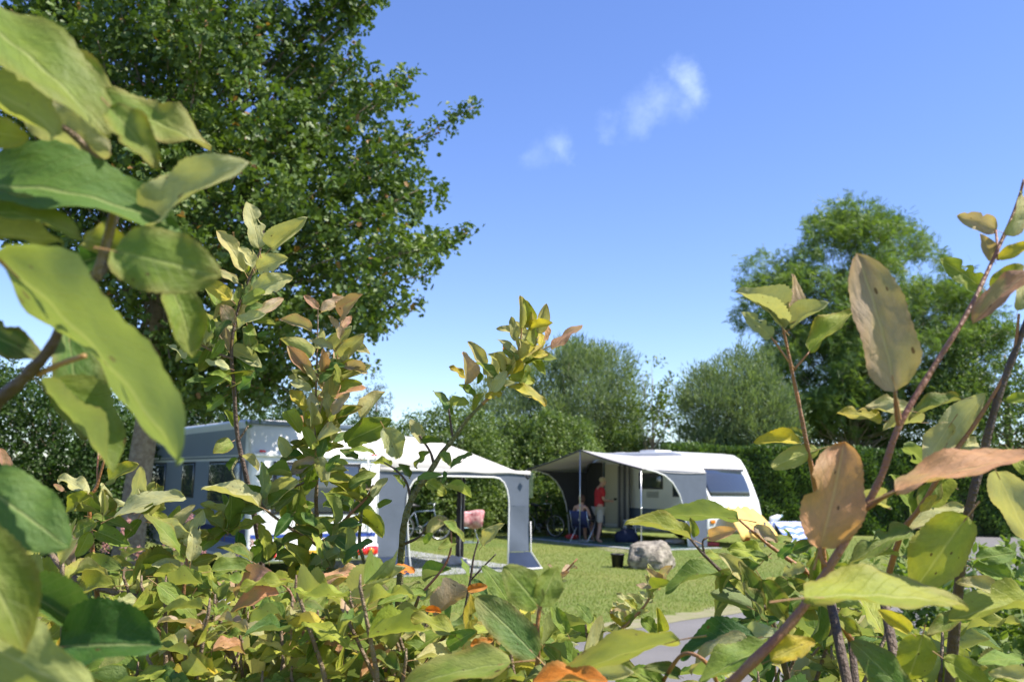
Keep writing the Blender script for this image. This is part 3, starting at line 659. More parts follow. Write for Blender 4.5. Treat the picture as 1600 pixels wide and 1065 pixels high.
MB().tube([(2.79, .09, .02), (3.1, .0, .02), (3.47, -.08, .03)], .014, 6).tube([(3.31, .10, .9), (3.33, .10, .33), (3.47, -.06, .03)], .012, 6).build('piping', M['piping'], aw, True)
MB().sheet([[(x, 4.97, z) for x in (0, 1, 2, 3.0)] for z in (.02, .9, 1.86)]).build('end_wall', M['cloth_grey'], aw)
fp = MB(); fp.sheet([[(3.24, 2.36, .05), (3.26, 2.44, .05), (3.24, 2.52, .05), (3.21, 2.6, .05)], [(3.24, 2.36, 1.0), (3.27, 2.44, 1.0), (3.24, 2.52, 1.0), (3.21, 2.6, 1.0)], [(3.24, 2.36, 1.9), (3.26, 2.44, 1.9), (3.24, 2.52, 1.9), (3.21, 2.6, 1.9)]]); fp.build('gathered_panel', M['cloth_dark_and_shaded'], aw, True, solid=.02)
for y in (.15, 2.44, 4.95): MB().tube([(3.22, y, .0), (3.22, y, 1.88)], .014, 8).build('pole', M['alu'], aw, True)
fv = MB(); fv.sheet([[(3.30, y, 1.87) for y in ys[0:]], [(3.32, y, 1.74) for y in ys]]); fv.build('front_valance', M['cloth_grey'], aw, solid=.004)
cr = MB(); cr.sheet([[(3.36 + .03 * math.sin(k * 2.2), .10 + k * .06, z) for k in range(5)] for z in (1.84, 1.6, 1.35 )]); cr.build('curtain', M['towel_pat'], aw, True)
MB().tube([(3.12, .02, 1.78), (3.18, .02, 1.72)], .03, 8).build('pole_clamp', M['black'], aw)
gs = MB(); gs.add([(.0, -.12, .010), (3.4, -.12, .010), (3.4, 5.0, .010), (.0, 5.0, .010)], [(0, 1, 2, 3)]); gs.build('ground_sheet', M['sheet_grey'], aw)

# white cloth dropped on the awning floor
def blob(name, loc, sx, sy, sz, m, seed, amp=.22, sub=3, freq=2.2, parent=None, flat=True):
    bm = bmesh.new(); bmesh.ops.create_icosphere(bm, subdivisions=sub, radius=1)
    from mathutils import noise as nzm
    for v in bm.verts:
        q = v.co.copy(); f = 1 + amp * nzm.noise(q * freq + V((seed, seed * 2.1, 0))) + amp * .45 * nzm.noise(q * freq * 2.7 + V((seed * 3, 0, 1))) + amp * .2 * nzm.noise(q * freq * 6)
        v.co = V((q.x * sx * f, q.y * sy * f, q.z * sz * f))
        if flat and v.co.z < -sz * .55: v.co.z = -sz * .55
    me = bpy.data.meshes.new(name); bm.to_mesh(me); bm.free(); me.materials.append(m)
    for p in me.polygons: p.use_smooth = True
    o = bpy.data.objects.new(name, me); COL.objects.link(o); o.location = V(loc) + V((0, 0, sz * .55 if flat else 0))
    if parent: o.parent = parent
    return o
p = gp(712, 882)
tag(blob('crumpled_cloth', (p.x, p.y, .01), .26, .18, .10, M['cloth_white'], 3, .5), 'crumpled white cloth lying on the grey awning floor', 'cloth')

# the farther caravan: sloping front with big window, long side under the canopy
RU = (.82, .57); CC = V((5.4, 24.5, 0))
c2 = rot_root('caravan', CC, RU); tag(c2, 'white caravan with sloping front window under the pale pointed canopy', 'caravan')
pr = [(.12, .33), (.02, .45), (0, .8), (.10, 1.22), (.32, 1.72), (.56, 2.18), (.74, 2.42), (.98, 2.55), (1.4, 2.6), (5.9, 2.6), (6.15, 2.45), (6.25, 1.9), (6.25, .5), (6.1, .33)]
shell(pr, 2.3).build('body', M['white'], c2, True, bevel=.06, seg=3)
def front_pt(x, s, o):      # point on the sloping front, s in metres up the slope from z=1.22, o = metres proud
    segs = [((.10, 1.22), (.32, 1.72)), ((.32, 1.72), (.56, 2.18))]
    (y0, z0), (y1, z1) = segs[0] if s < .546 else segs[1]
    l = math.hypot(y1 - y0, z1 - z0); q = (s if s < .546 else s - .546) / l
    ny, nz = -(z1 - z0) / l, (y1 - y0) / l
    return (x, y0 + (y1 - y0) * q + ny * o, z0 + (z1 - z0) * q + nz * o)
fw = MB(); ssn = [.16, .35, .545, .547, .75, .93]
rows = []
for s_ in ssn:
    ins = .05 if s_ in (ssn[0], ssn[-1]) else 0
    rows.append([front_pt(x, s_, .03 if .3 + ins < x < 2.0 - ins else .012) for x in (.28 + ins, .34 + ins, 1.15, 1.96 - ins, 2.02 - ins)])
w = fw.sheet(rows).build('front_window', M['glass'], c2, True, solid=.01)
e = MB(); e.sheet([[front_pt(x, s_, .02) for x in (.2, 1.15, 2.1)] for s_ in (.945, 1.0)]); e.build('frame', M['black'], w, solid=.02)
e = MB(); e.sheet([[front_pt(x, s_, .015) for x in (.06, .20)] for s_ in (.05, .3, .546, .8, 1.0)]); e.build('front_trim', M['alu'], c2, True, solid=.012)
MB().box((-.006, .3, .62), (0, 5.9, .95)).build('side_stripe', M['trim'], c2)
MB().box((-.008, .5, 2.44), (.02, 6.0, 2.475)).build('awning_rail', M['alu'], c2)
side_window(c2, 1.72, 2.65, 1.55, 1.95); side_window(c2, .55, 1.25, 1.35, 1.95); side_window(c2, 4.75, 5.9, 1.3, 1.95)
d_ = MB().box((-.02, 3.55, .45), (.01, 4.22, 2.25)).build('door', M['cream'], c2, True, bevel=.02)
MB().box((-.028, 3.65, 1.40), (-.021, 4.12, 1.43)).build('door_moulding', M['cream'], d_)
MB().box((-.028, 3.62, .6), (-.021, 4.15, .62)).build('door_moulding', M['cream'], d_)
MB().box((-.05, 3.66, 1.15), (-.02, 3.76, 1.22)).build('handle', M['black'], d_)
MB().box((-.014, 3.48, .40), (-.0, 3.545, 2.3)).box((-.014, 4.225, .40), (-.0, 4.29, 2.3)).build('door_frame', M['trim'], c2)
cu = MB(); cu.sheet([[(-.16 - .05 * math.sin(k * 1.9), 2.92 + k * .065, z) for k in range(10)] for z in (.35, 1.2, 2.2)]); cu.build('door_curtain', M['curtain'], c2, True, solid=.01)
v_ = MB()
for i in range(5): v_.box((-.02, 1.85, 1.28 + i * .035), (-.004, 2.35, 1.30 + i * .035))
v_.build('vent_grille', M['steel'], c2)
MB().box((.6, 2.6, 2.59), (1.3, 3.3, 2.69)).build('roof_hatch', M['white_plastic'], c2, True, bevel=.03)
MB().box((.8, 4.3, 2.59), (1.2, 4.7, 2.65)).build('roof_hatch', M['white_plastic'], c2, True, bevel=.03)
for x in (.06, 2.24): wheel(c2, Matrix.Translation((x, 3.2, .325)) @ Matrix.Rotation(R(90), 4, 'Z'))
MB().tube([(.5, .1, .42), (1.15, -1.25, .44)], .04, 6).tube([(1.8, .1, .42), (1.15, -1.25, .44)], .04, 6).tube([(1.15, -1.0, .7), (1.15, -1.0, .06)], .03, 8).build('drawbar', M['steel'], c2)
for x in (.12, 2.0): MB().box((x, -.03, .62), (x + .18, .02, .72)).build('front_lamp', M['lamp_orange'], c2, True, bevel=.015)

cn = rot_root('canopy', CC, RU); tag(cn, 'pale pointed sun canopy on poles along the farther caravan', 'awning')
ys = [-.02, .15, .35, .6, 1.0, 1.5, 2.0, 2.5, 3.0, 3.5, 4.0, 4.5, 4.85, 5.1]
def rail_z(y): return 2.47 if .6 <= y <= 4.6 else 1.98 + .49 * (max(0, (y + .02) / .62 if y < .6 else (5.1 - y) / .5)) ** .7
def edge_z(y): return 2.04 + .54 * max(0, 1 - abs(y - 2.5) / 2.55) - .03 * math.sin(math.pi * min(1, abs(y - 2.5) / 2.5))
rows = []
for y in ys:
    r_ = []
    for k in range(9):
        t = k / 8; x = -.03 - t * 2.39; z = rail_z(y) * (1 - t) + edge_z(y) * t - .05 * math.sin(math.pi * t)
        r_.append((x, y, z))
    rows.append(r_)
MB().sheet(rows).build('roof', M['cloth_white'], cn, True, solid=.006)
MB().tube([(-2.42, y, edge_z(y) - .01) for y in ys], .022, 6).build('front_edge', M['cloth_dark_and_shaded'], cn, True)
arc = [(-2.25, 2.02), (-1.95, 1.99), (-1.6, 1.89), (-1.3, 1.70), (-1.05, 1.38), (-.9, 1.0), (-.8, .5), (-.75, .03)]
for nm, y, m_ in (('side_wall', 0.0, M['cloth_grey']), ('side_wall', 5.06, M['cloth_dark_and_shaded'])):  # far wall seen from inside: its shade is painted in as darker cloth
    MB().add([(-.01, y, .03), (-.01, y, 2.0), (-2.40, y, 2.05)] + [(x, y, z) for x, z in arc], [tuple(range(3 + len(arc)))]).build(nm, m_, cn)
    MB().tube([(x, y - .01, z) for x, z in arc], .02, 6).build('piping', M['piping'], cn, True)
MB().sheet([[(-.06, y, z) for y in (4.3, 4.7, 5.05)] for z in (.05, 1.2, 2.3)]).build('inner_wall', M['cloth_dark_and_shaded'], cn)
for y in (.02, 2.5, 5.02):
    MB().tube([(-2.42, y, 0), (-2.42, y, edge_z(min(max(y, 0), 5.0)) - .02)], .016, 8).tube([(-2.42, y, 1.0), (-2.42, y, 1.06)], .024, 8).build('pole', M['alu'], cn, True)
MB().tube([(-.03, 2.5, 2.44), (-2.42, 2.5, 2.54)], .013, 6).build('roof_pole', M['alu'], cn)
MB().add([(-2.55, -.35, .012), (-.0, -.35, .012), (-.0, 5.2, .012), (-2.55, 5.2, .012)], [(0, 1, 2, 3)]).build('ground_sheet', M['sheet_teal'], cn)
MB().box((-2.75, -.45, .001), (-2.45, 5.25, .022)).box((-2.45, -.5, .001), (.0, -.30, .021)).build('sheet_border', M['sheet_grey'], cn)

# trodden strip of dry grass in front of the canopy floor
g = MB(); rows = [[], []]; rr = random.Random(8)
def loc2(x, y, z):
    c_, s_ = math.cos(cn.rotation_euler.z), math.sin(cn.rotation_euler.z); return cn.location + V((x * c_ - y * s_, x * s_ + y * c_, z))
for i in range(60):
    y = -1.2 + i * .13; rows[0].append(loc2(-2.72, y, .005)); rows[1].append(loc2(-3.2 - .35 * rr.random() - .25 * math.sin(i * .23), y, .003))
g.sheet([rows[1], rows[0]]); tag(g.build('worn_grass', M['verge']), kind='structure')
# ------------------------------------------------------------------ things on the pitches
def local(rt, x, y, z=0):
    c, s = math.cos(rt.rotation_euler.z), math.sin(rt.rotation_euler.z)
    return rt.location + V((x * c - y * s, x * s + y * c, z))
yc = rot_root('yellow_cover', local(c2, 1.15, -.6, 0), RU); tag(yc, 'yellow cloth cover draped over the hitch below the caravan front window', 'cover')
rows = []
for i, (y, z, hw) in enumerate(((.46, 1.08, .52), (.40, 1.02, .60), (.24, .86, .66), (.02, .62, .72), (-.14, .42, .75), (-.20, .28, .78))):
    rows.append([(hw * (k / 5 - 1) if False else hw * (2 * k / 10 - 1), y + .05 * math.sin(k * 1.3 + i), z + .05 * math.sin(k * 1.9 + i * .7) - .04 * abs(2 * k / 10 - 1)) for k in range(11)])
MB().sheet(rows).build('sheet', M['yellow_cloth'], yc, True, solid=.008)
tb = rot_root('striped_table', gp(1226, 846), (.95, .3)); tag(tb, 'low table under a blue and white striped cloth beside the yellow cover', 'table')
cl = MB(); rows = []
for i, (y, z) in enumerate(((-.98, .06), (-.80, .18), (-.58, .38), (-.36, .58), (0, .60), (.36, .58), (.42, .2))):
    rows.append([((k / 8 - .5) * 1.15 * (1 + .06 * (i in (0, 6))), y + .03 * math.sin(k * 2), z + .012 * math.sin(k * 2.3 + i)) for k in range(9)])
cl.sheet(rows); 
for s in (-1, 1): cl.sheet([[(s * .575, -.36, .58), (s * .575, 0, .60), (s * .575, .36, .58)], [(s * .62, -.42, .25), (s * .63, 0, .22), (s * .62, .42, .25)]])
o = cl.build('striped_cloth', M['stripes'], tb, True, solid=.006)
for x in (-.5, .5):
    for y in (-.33, .33): MB().tube([(x, y, 0), (x, y, .57)], .015, 6).build('leg', M['alu'], tb)
p = local(tb, -.28, .05, .615)
bt = empty('white_canister', p); tag(bt, 'white canister lying on the striped tablecloth', 'canister')
MB().lathe([(0, -.16), (.07, -.16), (.085, -.13), (.085, .1), (.05, .15), (.03, .2), (0, .2)], 14, 0, Matrix.Translation((0, 0, .09)) @ Matrix.Rotation(R(70), 4, 'Y')).build('body', M['white_plastic'], bt, True)
MB().lathe([(0, .19), (.035, .19), (.035, .24), (0, .24)], 10, 0, Matrix.Translation((0, 0, .09)) @ Matrix.Rotation(R(70), 4, 'Y')).build('cap', M['paleblue'], bt, True)
p = gp(1166, 848); pot = empty('flower_pot', p); tag(pot, 'small orange clay pot on the grass below the yellow cover', 'pot')
MB().lathe([(0, 0), (.10, 0), (.14, .2), (.155, .2), (.155, .25), (.13, .25), (.12, .2), (0, .2)], 16).build('pot', M['terracotta'], pot, True)
p = gp(1113, 853); tag(MB().box((-.17, -.09, 0), (.17, .09, .11)).box((-.04, -.012, .11), (.04, .012, .135)).build('red_box', M['red'], None, True, bevel=.02), 'small red box on the grass by the caravan front', 'box').location = p
p = gp(1054, 849); tag(blob('white_shoes', (p.x, p.y, .012), .26, .13, .08, M['cloth_white'], 8, .55), 'white crumpled towel on the sheet edge behind the boulder', 'towel')
p = local(cn, -1.5, 4.0, .012); tag(blob('red_cushion', p, .2, .16, .09, M['red'], 5, .2), 'small red cushion on the floor under the canopy', 'cushion')
p = local(cn, -.95, 2.2, .012); tag(blob('navy_bag', p, .34, .22, .26, M['blue_bag'], 9, .25), 'navy bag on the canopy floor below the door curtain', 'bag')

def camp_chair(name, label, loc, rz, cloth, back=.85):
    r = empty(name, loc, rz); tag(r, label, 'chair')
    for s in (-1, 1):
        MB().tube([(s * .26, -.24, 0), (s * .26, .16, .42), (s * .26, .30, back)], .013, 6).build('frame_tube', M['alu'], r, True)
        MB().tube([(s * .27, .26, 0), (s * .27, -.22, .42), (s * .27, -.24, .60), (s * .27, .2, .62)], .013, 6).build('frame_tube', M['alu'], r, True)
    MB().tube([(-.26, -.24, .02), (.26, -.24, .02)], .011, 6).build('crossbar', M['alu'], r); MB().tube([(-.27, .26, .02), (.27, .26, .02)], .011, 6).build('crossbar', M['alu'], r)
    MB().sheet([[(x, y, .42 - .03 * math.cos(x * 5)) for x in (-.25, -.1, .1, .25)] for y in (-.22, 0, .17)]).build('seat', cloth, r, True, solid=.01)
    MB().sheet([[(x, .17 + .13 * t + .03 * math.cos(x * 5), .45 + (back - .45) * t) for x in (-.25, -.1, .1, .25)] for t in (0, .5, 1)]).build('backrest', cloth, r, True, solid=.01)
    return r
pc = V((-1.14, 24.6, 0))
camp_chair('folding_chair', 'pale blue folding chair by the bushes, seen through the awning arch', pc, R(200), M['paleblue'], .82)
tw = rot_root('pink_towel', pc + V((0, 0, .0)), (math.cos(R(200)), math.sin(R(200)))); tag(tw, 'pink patterned towel hung over the pale blue folding chair', 'towel')
rows = []
for t, (y, z) in enumerate(((.24, .42), (.27, .6), (.30, .80), (.315, .865), (.345, .80), (.33, .62), (.32, .42))):
    rows.append([(x + .03 * math.sin(t * 1.3), y + .025 * math.sin(x * 14 + t), z + (.05 if t in (0, 6) else .015) * math.sin(x * 9 + t) - .05 * x) for x in (-.36, -.29, -.22, -.15, -.08, .0, .06, .13, .2, .27, .34)])
MB().sheet(rows).build('cloth', M['towel'], tw, True, solid=.012)

st = rot_root('folding_stool', gp(984, 847), (.9, .3)); tag(st, 'white folding step stool in front of the caravan door curtain', 'stool')
for s in (-1, 1):
    MB().tube([(s * .19, -.16, 0), (s * .13, .0, .60)], .016, 6).build('leg', M['white_plastic'], st); MB().tube([(s * .19, .20, 0), (s * .13, .04, .60)], .016, 6).build('leg', M['white_plastic'], st)
MB().box((-.15, -.12, .29), (.15, .02, .315)).build('step', M['white_plastic'], st); MB().box((-.16, -.06, .60), (.16, .11, .63)).build('step', M['white_plastic'], st, bevel=.008)

def bicycle(name, label, loc, rz, fm):
    r = empty(name, loc, rz); tag(r, label, 'bicycle')
    for x in (-.53, .53):
        w = MB().torus(.325, .02, 30, 6, 0, Matrix.Translation((x, 0, .345))).build('wheel', M['tyre'], r, True)
        sp = MB()
        for k in range(14):
            a = k * math.pi * 2 / 14; sp.tube([(x, 0, .345), (x + .31 * math.cos(a), 0, .345 + .31 * math.sin(a))], .003, 3)
        sp.torus(.30, .012, 26, 5, 0, Matrix.Translation((x, 0, .345))); sp.build('rim', M['alu'], w, True)
    f = MB(); bb = (-.06, 0, .30); stt = (-.20, 0, .78); hd = (.36, 0, .82); h2 = (.41, 0, .62)
    f.tube([bb, stt], .017).tube([bb, h2], .02).tube([stt, hd], .017).tube([bb, (-.53, 0, .345)], .011).tube([stt, (-.53, 0, .345)], .010).tube([(.35, 0, .88), h2, (.47, 0, .5), (.53, 0, .345)], .016)
    f.build('frame', fm, r, True)
    MB().tube([(.24, -.28, .99), (.34, -.24, 1.02), (.36, 0, 1.0), (.34, .24, 1.02), (.24, .28, .99)], .012).tube([(.36, 0, .86), (.36, 0, 1.0)], .013).build('handlebar', M['alu'], r, True)
    MB().tube([(-.20, 0, .78), (-.225, 0, .92)], .012).tube([(-.36, 0, .95), (-.25, 0, .95), (-.06, 0, .94)], [.07, .06, .018], 8).build('saddle', M['black'], r, True)
    MB().torus(.09, .008, 18, 4, 0, Matrix.Translation((-.06, -.03, .30))).tube([(-.06, -.05, .30), (.02, -.09, .15)], .01).box((-.03, -.15, .135), (.07, -.05, .16)).build('crank', M['steel'], r)
    MB().tube([(-.38, 0, .70), (-.78, 0, .70)], .06, 4).build('rack', M['steel'], r)
    return r
bicycle('bicycle', 'bicycle standing by the hedge, seen through the awning arch', (-2.45, 25.2, 0), R(20), M['trim'])
bicycle('bicycle', 'dark bicycle parked in the bushes under the left end of the canopy', (1.0, 28.0, 0), R(-35), M['black'])

# boulder, bucket, pale stone
def boulder(name, loc, sx, sy, sz, m, seed):
    from mathutils import noise as nzm
    r = random.Random(seed); pl = []
    for _ in range(16):
        a = V((r.gauss(0, 1), r.gauss(0, 1), r.gauss(.2, .8))).normalized(); pl.append((a, r.uniform(.74, .95)))
    bm = bmesh.new(); bmesh.ops.create_icosphere(bm, subdivisions=5, radius=1)
    for v in bm.verts:
        q = v.co.copy()
        for a, o_ in pl:
            e = q.dot(a) - o_
            if e > 0: q -= a * e * .92
        n0 = v.co.normalized(); q += n0 * (.10 * nzm.noise(v.co * 1.6 + V((seed, 0, 0))) + .05 * nzm.noise(v.co * 4.5) + .03 * nzm.noise(v.co * 11) + .016 * nzm.noise(v.co * 24))
        v.co = V((q.x * sx, q.y * sy, max(-.5, q.z) * sz))
    me = bpy.data.meshes.new(name); bm.to_mesh(me); bm.free(); me.materials.append(m)
    for p_ in me.polygons: p_.use_smooth = True
    o = bpy.data.objects.new(name, me); COL.objects.link(o); o.location = V(loc) + V((0, 0, sz * .48)); return o
p = gp(1021, 889); o = boulder('boulder', (p.x, p.y + .25, 0), .52, .45, .385, M['rock'], 5); tag(o, 'large rough granite boulder on the lawn', 'boulder')
p = gp(965, 886); bk = empty('bucket', p); tag(bk, 'small black bucket on the lawn next to the boulder', 'bucket')
MB().lathe([(0, .0), (.105, .0), (.135, .25), (.145, .25), (.145, .27), (.128, .27), (.10, .02), (0, .02)], 20).build('pail', M['black'], bk, True)
MB().tube([(.14 * math.cos(a), .14 * math.sin(a), .25 - .05 * math.sin(a * 1)) for a in [i * math.pi / 10 for i in range(11)]], .004, 5).build('handle', M['steel'], bk, True)
p = gp(343, 948); o = blob('pale_stone', (p.x, p.y, 0), .15, .13, .15, M['rock_pale'], 6.1, .3, 3, 1.6); tag(o, 'pale stone lying on bare soil near the caravan', 'stone')

# ------------------------------------------------------------------ people
def skin_mesh(name, pts, edges, m, parent, root=0, sub=2):
    """pts: [(x,y,z,rx,ry)]"""
    me = bpy.data.meshes.new(name); me.from_pydata([p[:3] for p in pts], edges, []); o = bpy.data.objects.new(name, me); COL.objects.link(o)
    sm = o.modifiers.new('skin', 'SKIN'); sm.use_smooth_shade = True
    if not me.skin_vertices: 
        bm = bmesh.new(); bm.from_mesh(me); bm.verts.layers.skin.verify(); bm.to_mesh(me); bm.free()
    for i, p in enumerate(pts):
        d = me.skin_vertices[0].data[i]; d.radius = (p[3], p[4] if len(p) > 4 else p[3]); d.use_root = (i == root)
    ss_ = o.modifiers.new('sub', 'SUBSURF'); ss_.levels = sub; ss_.render_levels = sub
    dg = bpy.context.evaluated_depsgraph_get(); ev = o.evaluated_get(dg); nm = bpy.data.meshes.new_from_object(ev)
    o.modifiers.clear(); o.data = nm; bpy.data.meshes.remove(me)
    nm.materials.clear(); nm.materials.append(m)
    for q in nm.polygons: q.use_smooth = True
    if parent: o.parent = parent
    return o
def hand(pts, ed, w, d, side, k=.0085):
    """five finger chains from the wrist vertex index w, along d"""
    W0 = V(pts[w][:3]); d = V(d).normalized(); sd = V(side).normalized()
    pts.append((*(W0 + d * .07), .026, .016)); pm = len(pts) - 1; ed.append((w, pm))
    nrm = d.cross(sd)
    for i, (off, L) in enumerate(((-.027, .062), (-.009, .075), (.009, .078), (.026, .07))):
        a = W0 + d * .095 + sd * off; b = a + d * L * .5 + nrm * .008; c = b + (d * .6 + nrm * .8).normalized() * L * .5
        j = len(pts); pts += [(*a, k), (*b, k), (*c, k * .8)]; ed += [(pm, j), (j, j + 1), (j + 1, j + 2)]
    a = W0 + d * .04 + sd * .032; b = a + (d + sd * .7).normalized() * .035; c = b + d * .03
    j = len(pts); pts += [(*a, .011), (*b, .0105), (*c, .009)]; ed += [(w, j), (j, j + 1), (j + 1, j + 2)]

# standing person in red, facing +x in local space, head bent over the thing in hand
pp_ = gp(936, 847)
per = empty('person', (pp_.x, pp_.y, .012), R(18)); tag(per, 'person in red t-shirt and beige shorts standing barefoot under the canopy', 'person')
pts = [(0, 0, .96, .13, .15), (.0, 0, 1.12, .115, .14), (.01, 0, 1.30, .12, .16), (.03, 0, 1.46, .10, .15), (.07, 0, 1.565, .052, .055), (.105, 0, 1.64, .066, .065), (.125, 0, 1.72, .082, .078), (.12, 0, 1.79, .06, .06), (.195, 0, 1.665, .035, .04),
       (.02, .19, 1.47, .055), (.0, .235, 1.19, .042), (.24, .17, 1.13, .031), (.02, -.19, 1.47, .055), (.03, -.235, 1.19, .042), (.26, -.14, 1.14, .031),
       (-.0, .10, .90, .085), (.06, .115, .50, .058), (-.01, .12, .09, .042), (-.02, -.10, .90, .085), (-.02, -.115, .50, .058), (-.10, -.12, .09, .042),
       (.02, .12, .035, .036, .028), (.13, .13, .022, .034, .018), (-.07, -.12, .035, .036, .028), (.04, -.135, .022, .034, .018), (.05, .12, .30, .052), (-.05, -.12, .30, .052)]
ed = [(0, 1), (1, 2), (2, 3), (3, 4), (4, 5), (5, 6), (6, 7), (5, 8), (3, 9), (9, 10), (10, 11), (3, 12), (12, 13), (13, 14), (0, 15), (15, 16), (16, 25), (25, 17), (0, 18), (18, 19), (19, 26), (26, 20), (17, 21), (21, 22), (20, 23), (23, 24)]
hand(pts, ed, 11, (.8, -.5, .1), (0.3, .4, .6)); hand(pts, ed, 14, (.85, .4, .05), (.2, -.5, .6))
skin_mesh('body', pts, ed, M['skin'], per)
sh = [(0, 0, .93, .155, .175), (.0, 0, 1.12, .14, .165), (.01, 0, 1.30, .145, .185), (.03, 0, 1.45, .12, .17), (.065, 0, 1.525, .075, .085), (.02, .19, 1.46, .075), (.005, .23, 1.25, .068), (.02, -.19, 1.46, .075), (.028, -.23, 1.25, .068)]
skin_mesh('shirt', sh, [(0, 1), (1, 2), (2, 3), (3, 4), (3, 5), (5, 6), (3, 7), (7, 8)], M['shirt'], per)
sh = [(0, 0, .98, .15, .17), (-.0, .10, .88, .105), (.05, .115, .60, .095), (.055, .115, .53, .097), (-.02, -.10, .88, .105), (-.02, -.115, .60, .095), (-.02, -.115, .53, .097)]
skin_mesh('shorts', sh, [(0, 1), (1, 2), (2, 3), (0, 4), (4, 5), (5, 6)], M['shorts'], per)
hb = blob('hair', (.105, 0, 1.745), .098, .09, .085, M['hair_blond'], 2, .12, 3, 3, per, False)
for s in (-1, 1):
    blob('ear', (.115, s * .082, 1.70), .016, .01, .028, M['skin'], 1, .05, 2, 2, per, False); blob('eye', (.197, s * .03, 1.70), .009, .012, .008, M['black'], 1, 0, 1, 2, per, False)
q = local(per, .40, .03, 1.185)
tag(MB().box((-.045, -.075, -.006), (.045, .075, .006)).box((-.04, -.068, .006), (.04, .068, .0075), 1).build('phone', [M['black'], M['glass']], None, True, bevel=.004), 'small dark object held by the person in red', 'phone').location = q

# seated person in a navy folding chair, back to us
cp = local(cn, -1.95, 2.95, .012)
ch = camp_chair('folding_chair', 'navy folding chair with white frame behind the centre canopy pole', cp, R(150), M['navy_cloth'], .86)
se = empty('person', (cp.x, cp.y, cp.z), R(150)); tag(se, 'brown haired person sitting in the navy folding chair under the canopy', 'person')
pts = [(0, .10, .52, .12, .11), (0, .16, .68, .11, .12), (0, .17, .86, .14, .10), (0, .13, .97, .11, .09), (0, .10, 1.05, .05), (0, .07, 1.13, .07, .075), (0, .06, 1.21, .08), (0, .07, 1.28, .055), (0, -.015, 1.14, .03),
       (.18, .13, .96, .05), (.27, .10, .72, .04), (.16, -.14, .66, .03), (-.18, .13, .96, .05), (-.27, .10, .72, .04), (-.16, -.14, .66, .03),
       (.09, .02, .52, .085), (.11, -.36, .50, .06), (.11, -.42, .10, .04), (-.09, .02, .52, .085), (-.11, -.36, .50, .06), (-.11, -.42, .10, .04), (.11, -.45, .04, .032), (.12, -.56, .025, .03, .018), (-.11, -.45, .04, .032), (-.12, -.56, .025, .03, .018)]
ed = [(0, 1), (1, 2), (2, 3), (3, 4), (4, 5), (5, 6), (6, 7), (5, 8), (3, 9), (9, 10), (10, 11), (3, 12), (12, 13), (13, 14), (0, 15), (15, 16), (16, 17), (0, 18), (18, 19), (19, 20), (17, 21), (21, 22), (20, 23), (23, 24)]
hand(pts, ed, 11, (-.3, -.9, -.1), (.8, 0, .3)); hand(pts, ed, 14, (.3, -.9, -.1), (-.8, 0, .3))
skin_mesh('body', pts, ed, M['skin'], se)
skin_mesh('tank_top', [(0, .10, .52, .135, .125), (0, .16, .68, .125, .135), (0, .17, .84, .15, .115), (0, .14, .95, .10, .09)], [(0, 1), (1, 2), (2, 3)], M['tanktop'], se)
skin_mesh('shorts', [(0, .09, .53, .14, .13), (.09, .0, .52, .10), (.11, -.22, .51, .08), (-.09, .0, .52, .10), (-.11, -.22, .51, .08)], [(0, 1), (1, 2), (0, 3), (3, 4)], M['navy_cloth'], se)
blob('hair', (0, .085, 1.19), .10, .10, .125, M['hair_brown'], 2, .15, 3, 3, se, False)

# ------------------------------------------------------------------ pink-flowered plants and weeds
def flower_plant(label, px, py, d, h, n, seed):
    rg = np.random.default_rng(seed); p = at(px, py, d); base = V((p.x, d, 0)); r = empty('flowering_plant', base); tag(r, label, 'plant', 'pink flowering plants by the caravan')
    P = []; D = []; Nn = []; Sz = []; stm = MB()
    for i in range(n):
        a = rg.random() * 6.28; q = .05 + .20 * rg.random(); top = base + V((q * math.cos(a), q * math.sin(a), h * (.8 + .25 * rg.random()))); b = base + V((q * .3 * math.cos(a), q * .3 * math.sin(a), 0))
        stm.tube([b, b.lerp(top, .5) + V((0, 0, .03)), top], [.006, .005, .003], 5)
        k = 46; t = rg.random((k, 1)) * .9 + .05; P.append(np.array(b) + (np.array(top) - np.array(b)) * t); dd = rg.normal(size=(k, 3)); dd[:, 2] = .3; D.append(dd); Nn.append(rg.normal(size=(k, 3)) * .4 + np.array([0, 0, 1])); Sz.append(.05 + .03 * rg.random(k))
        k2 = 46; tt = rg.random((k2, 1)); pq = np.array(top) + tt * np.array([0, 0, .10]) + rg.normal(size=(k2, 3)) * .008 * (1.4 - tt)
        leaf_cloud('flower_spike', pq, rg.normal(size=(k2, 3)) + np.array([0, 0, .4]), rg.normal(size=(k2, 3)), .016 + .012 * rg.random(k2), 'kite', M['pink'], r, base, rg)
    stm.build('stem', M['twig_brown'], r, True, base)
    leaf_cloud('leaves', np.concatenate(P), np.concatenate(D), np.concatenate(Nn), np.concatenate(Sz), 'kite', M['pinkplant'], r, base, rg)
for i, (px, d, h, n, lb) in enumerate(((205, 6.3, 1.35, 5, 'pink flowering plant in front of the oak trunk'), (255, 6.8, 1.28, 6, 'pink flowering plant left of the caravan side window'), (300, 7.2, 1.22, 6, 'pink flowering plant below the blue stripe of the caravan side'), (365, 7.4, 1.02, 5, 'lowest pink flowering plant by the rear corner of the caravan'))):
    flower_plant(lb, px, 860, d, h, n, 50 + i)
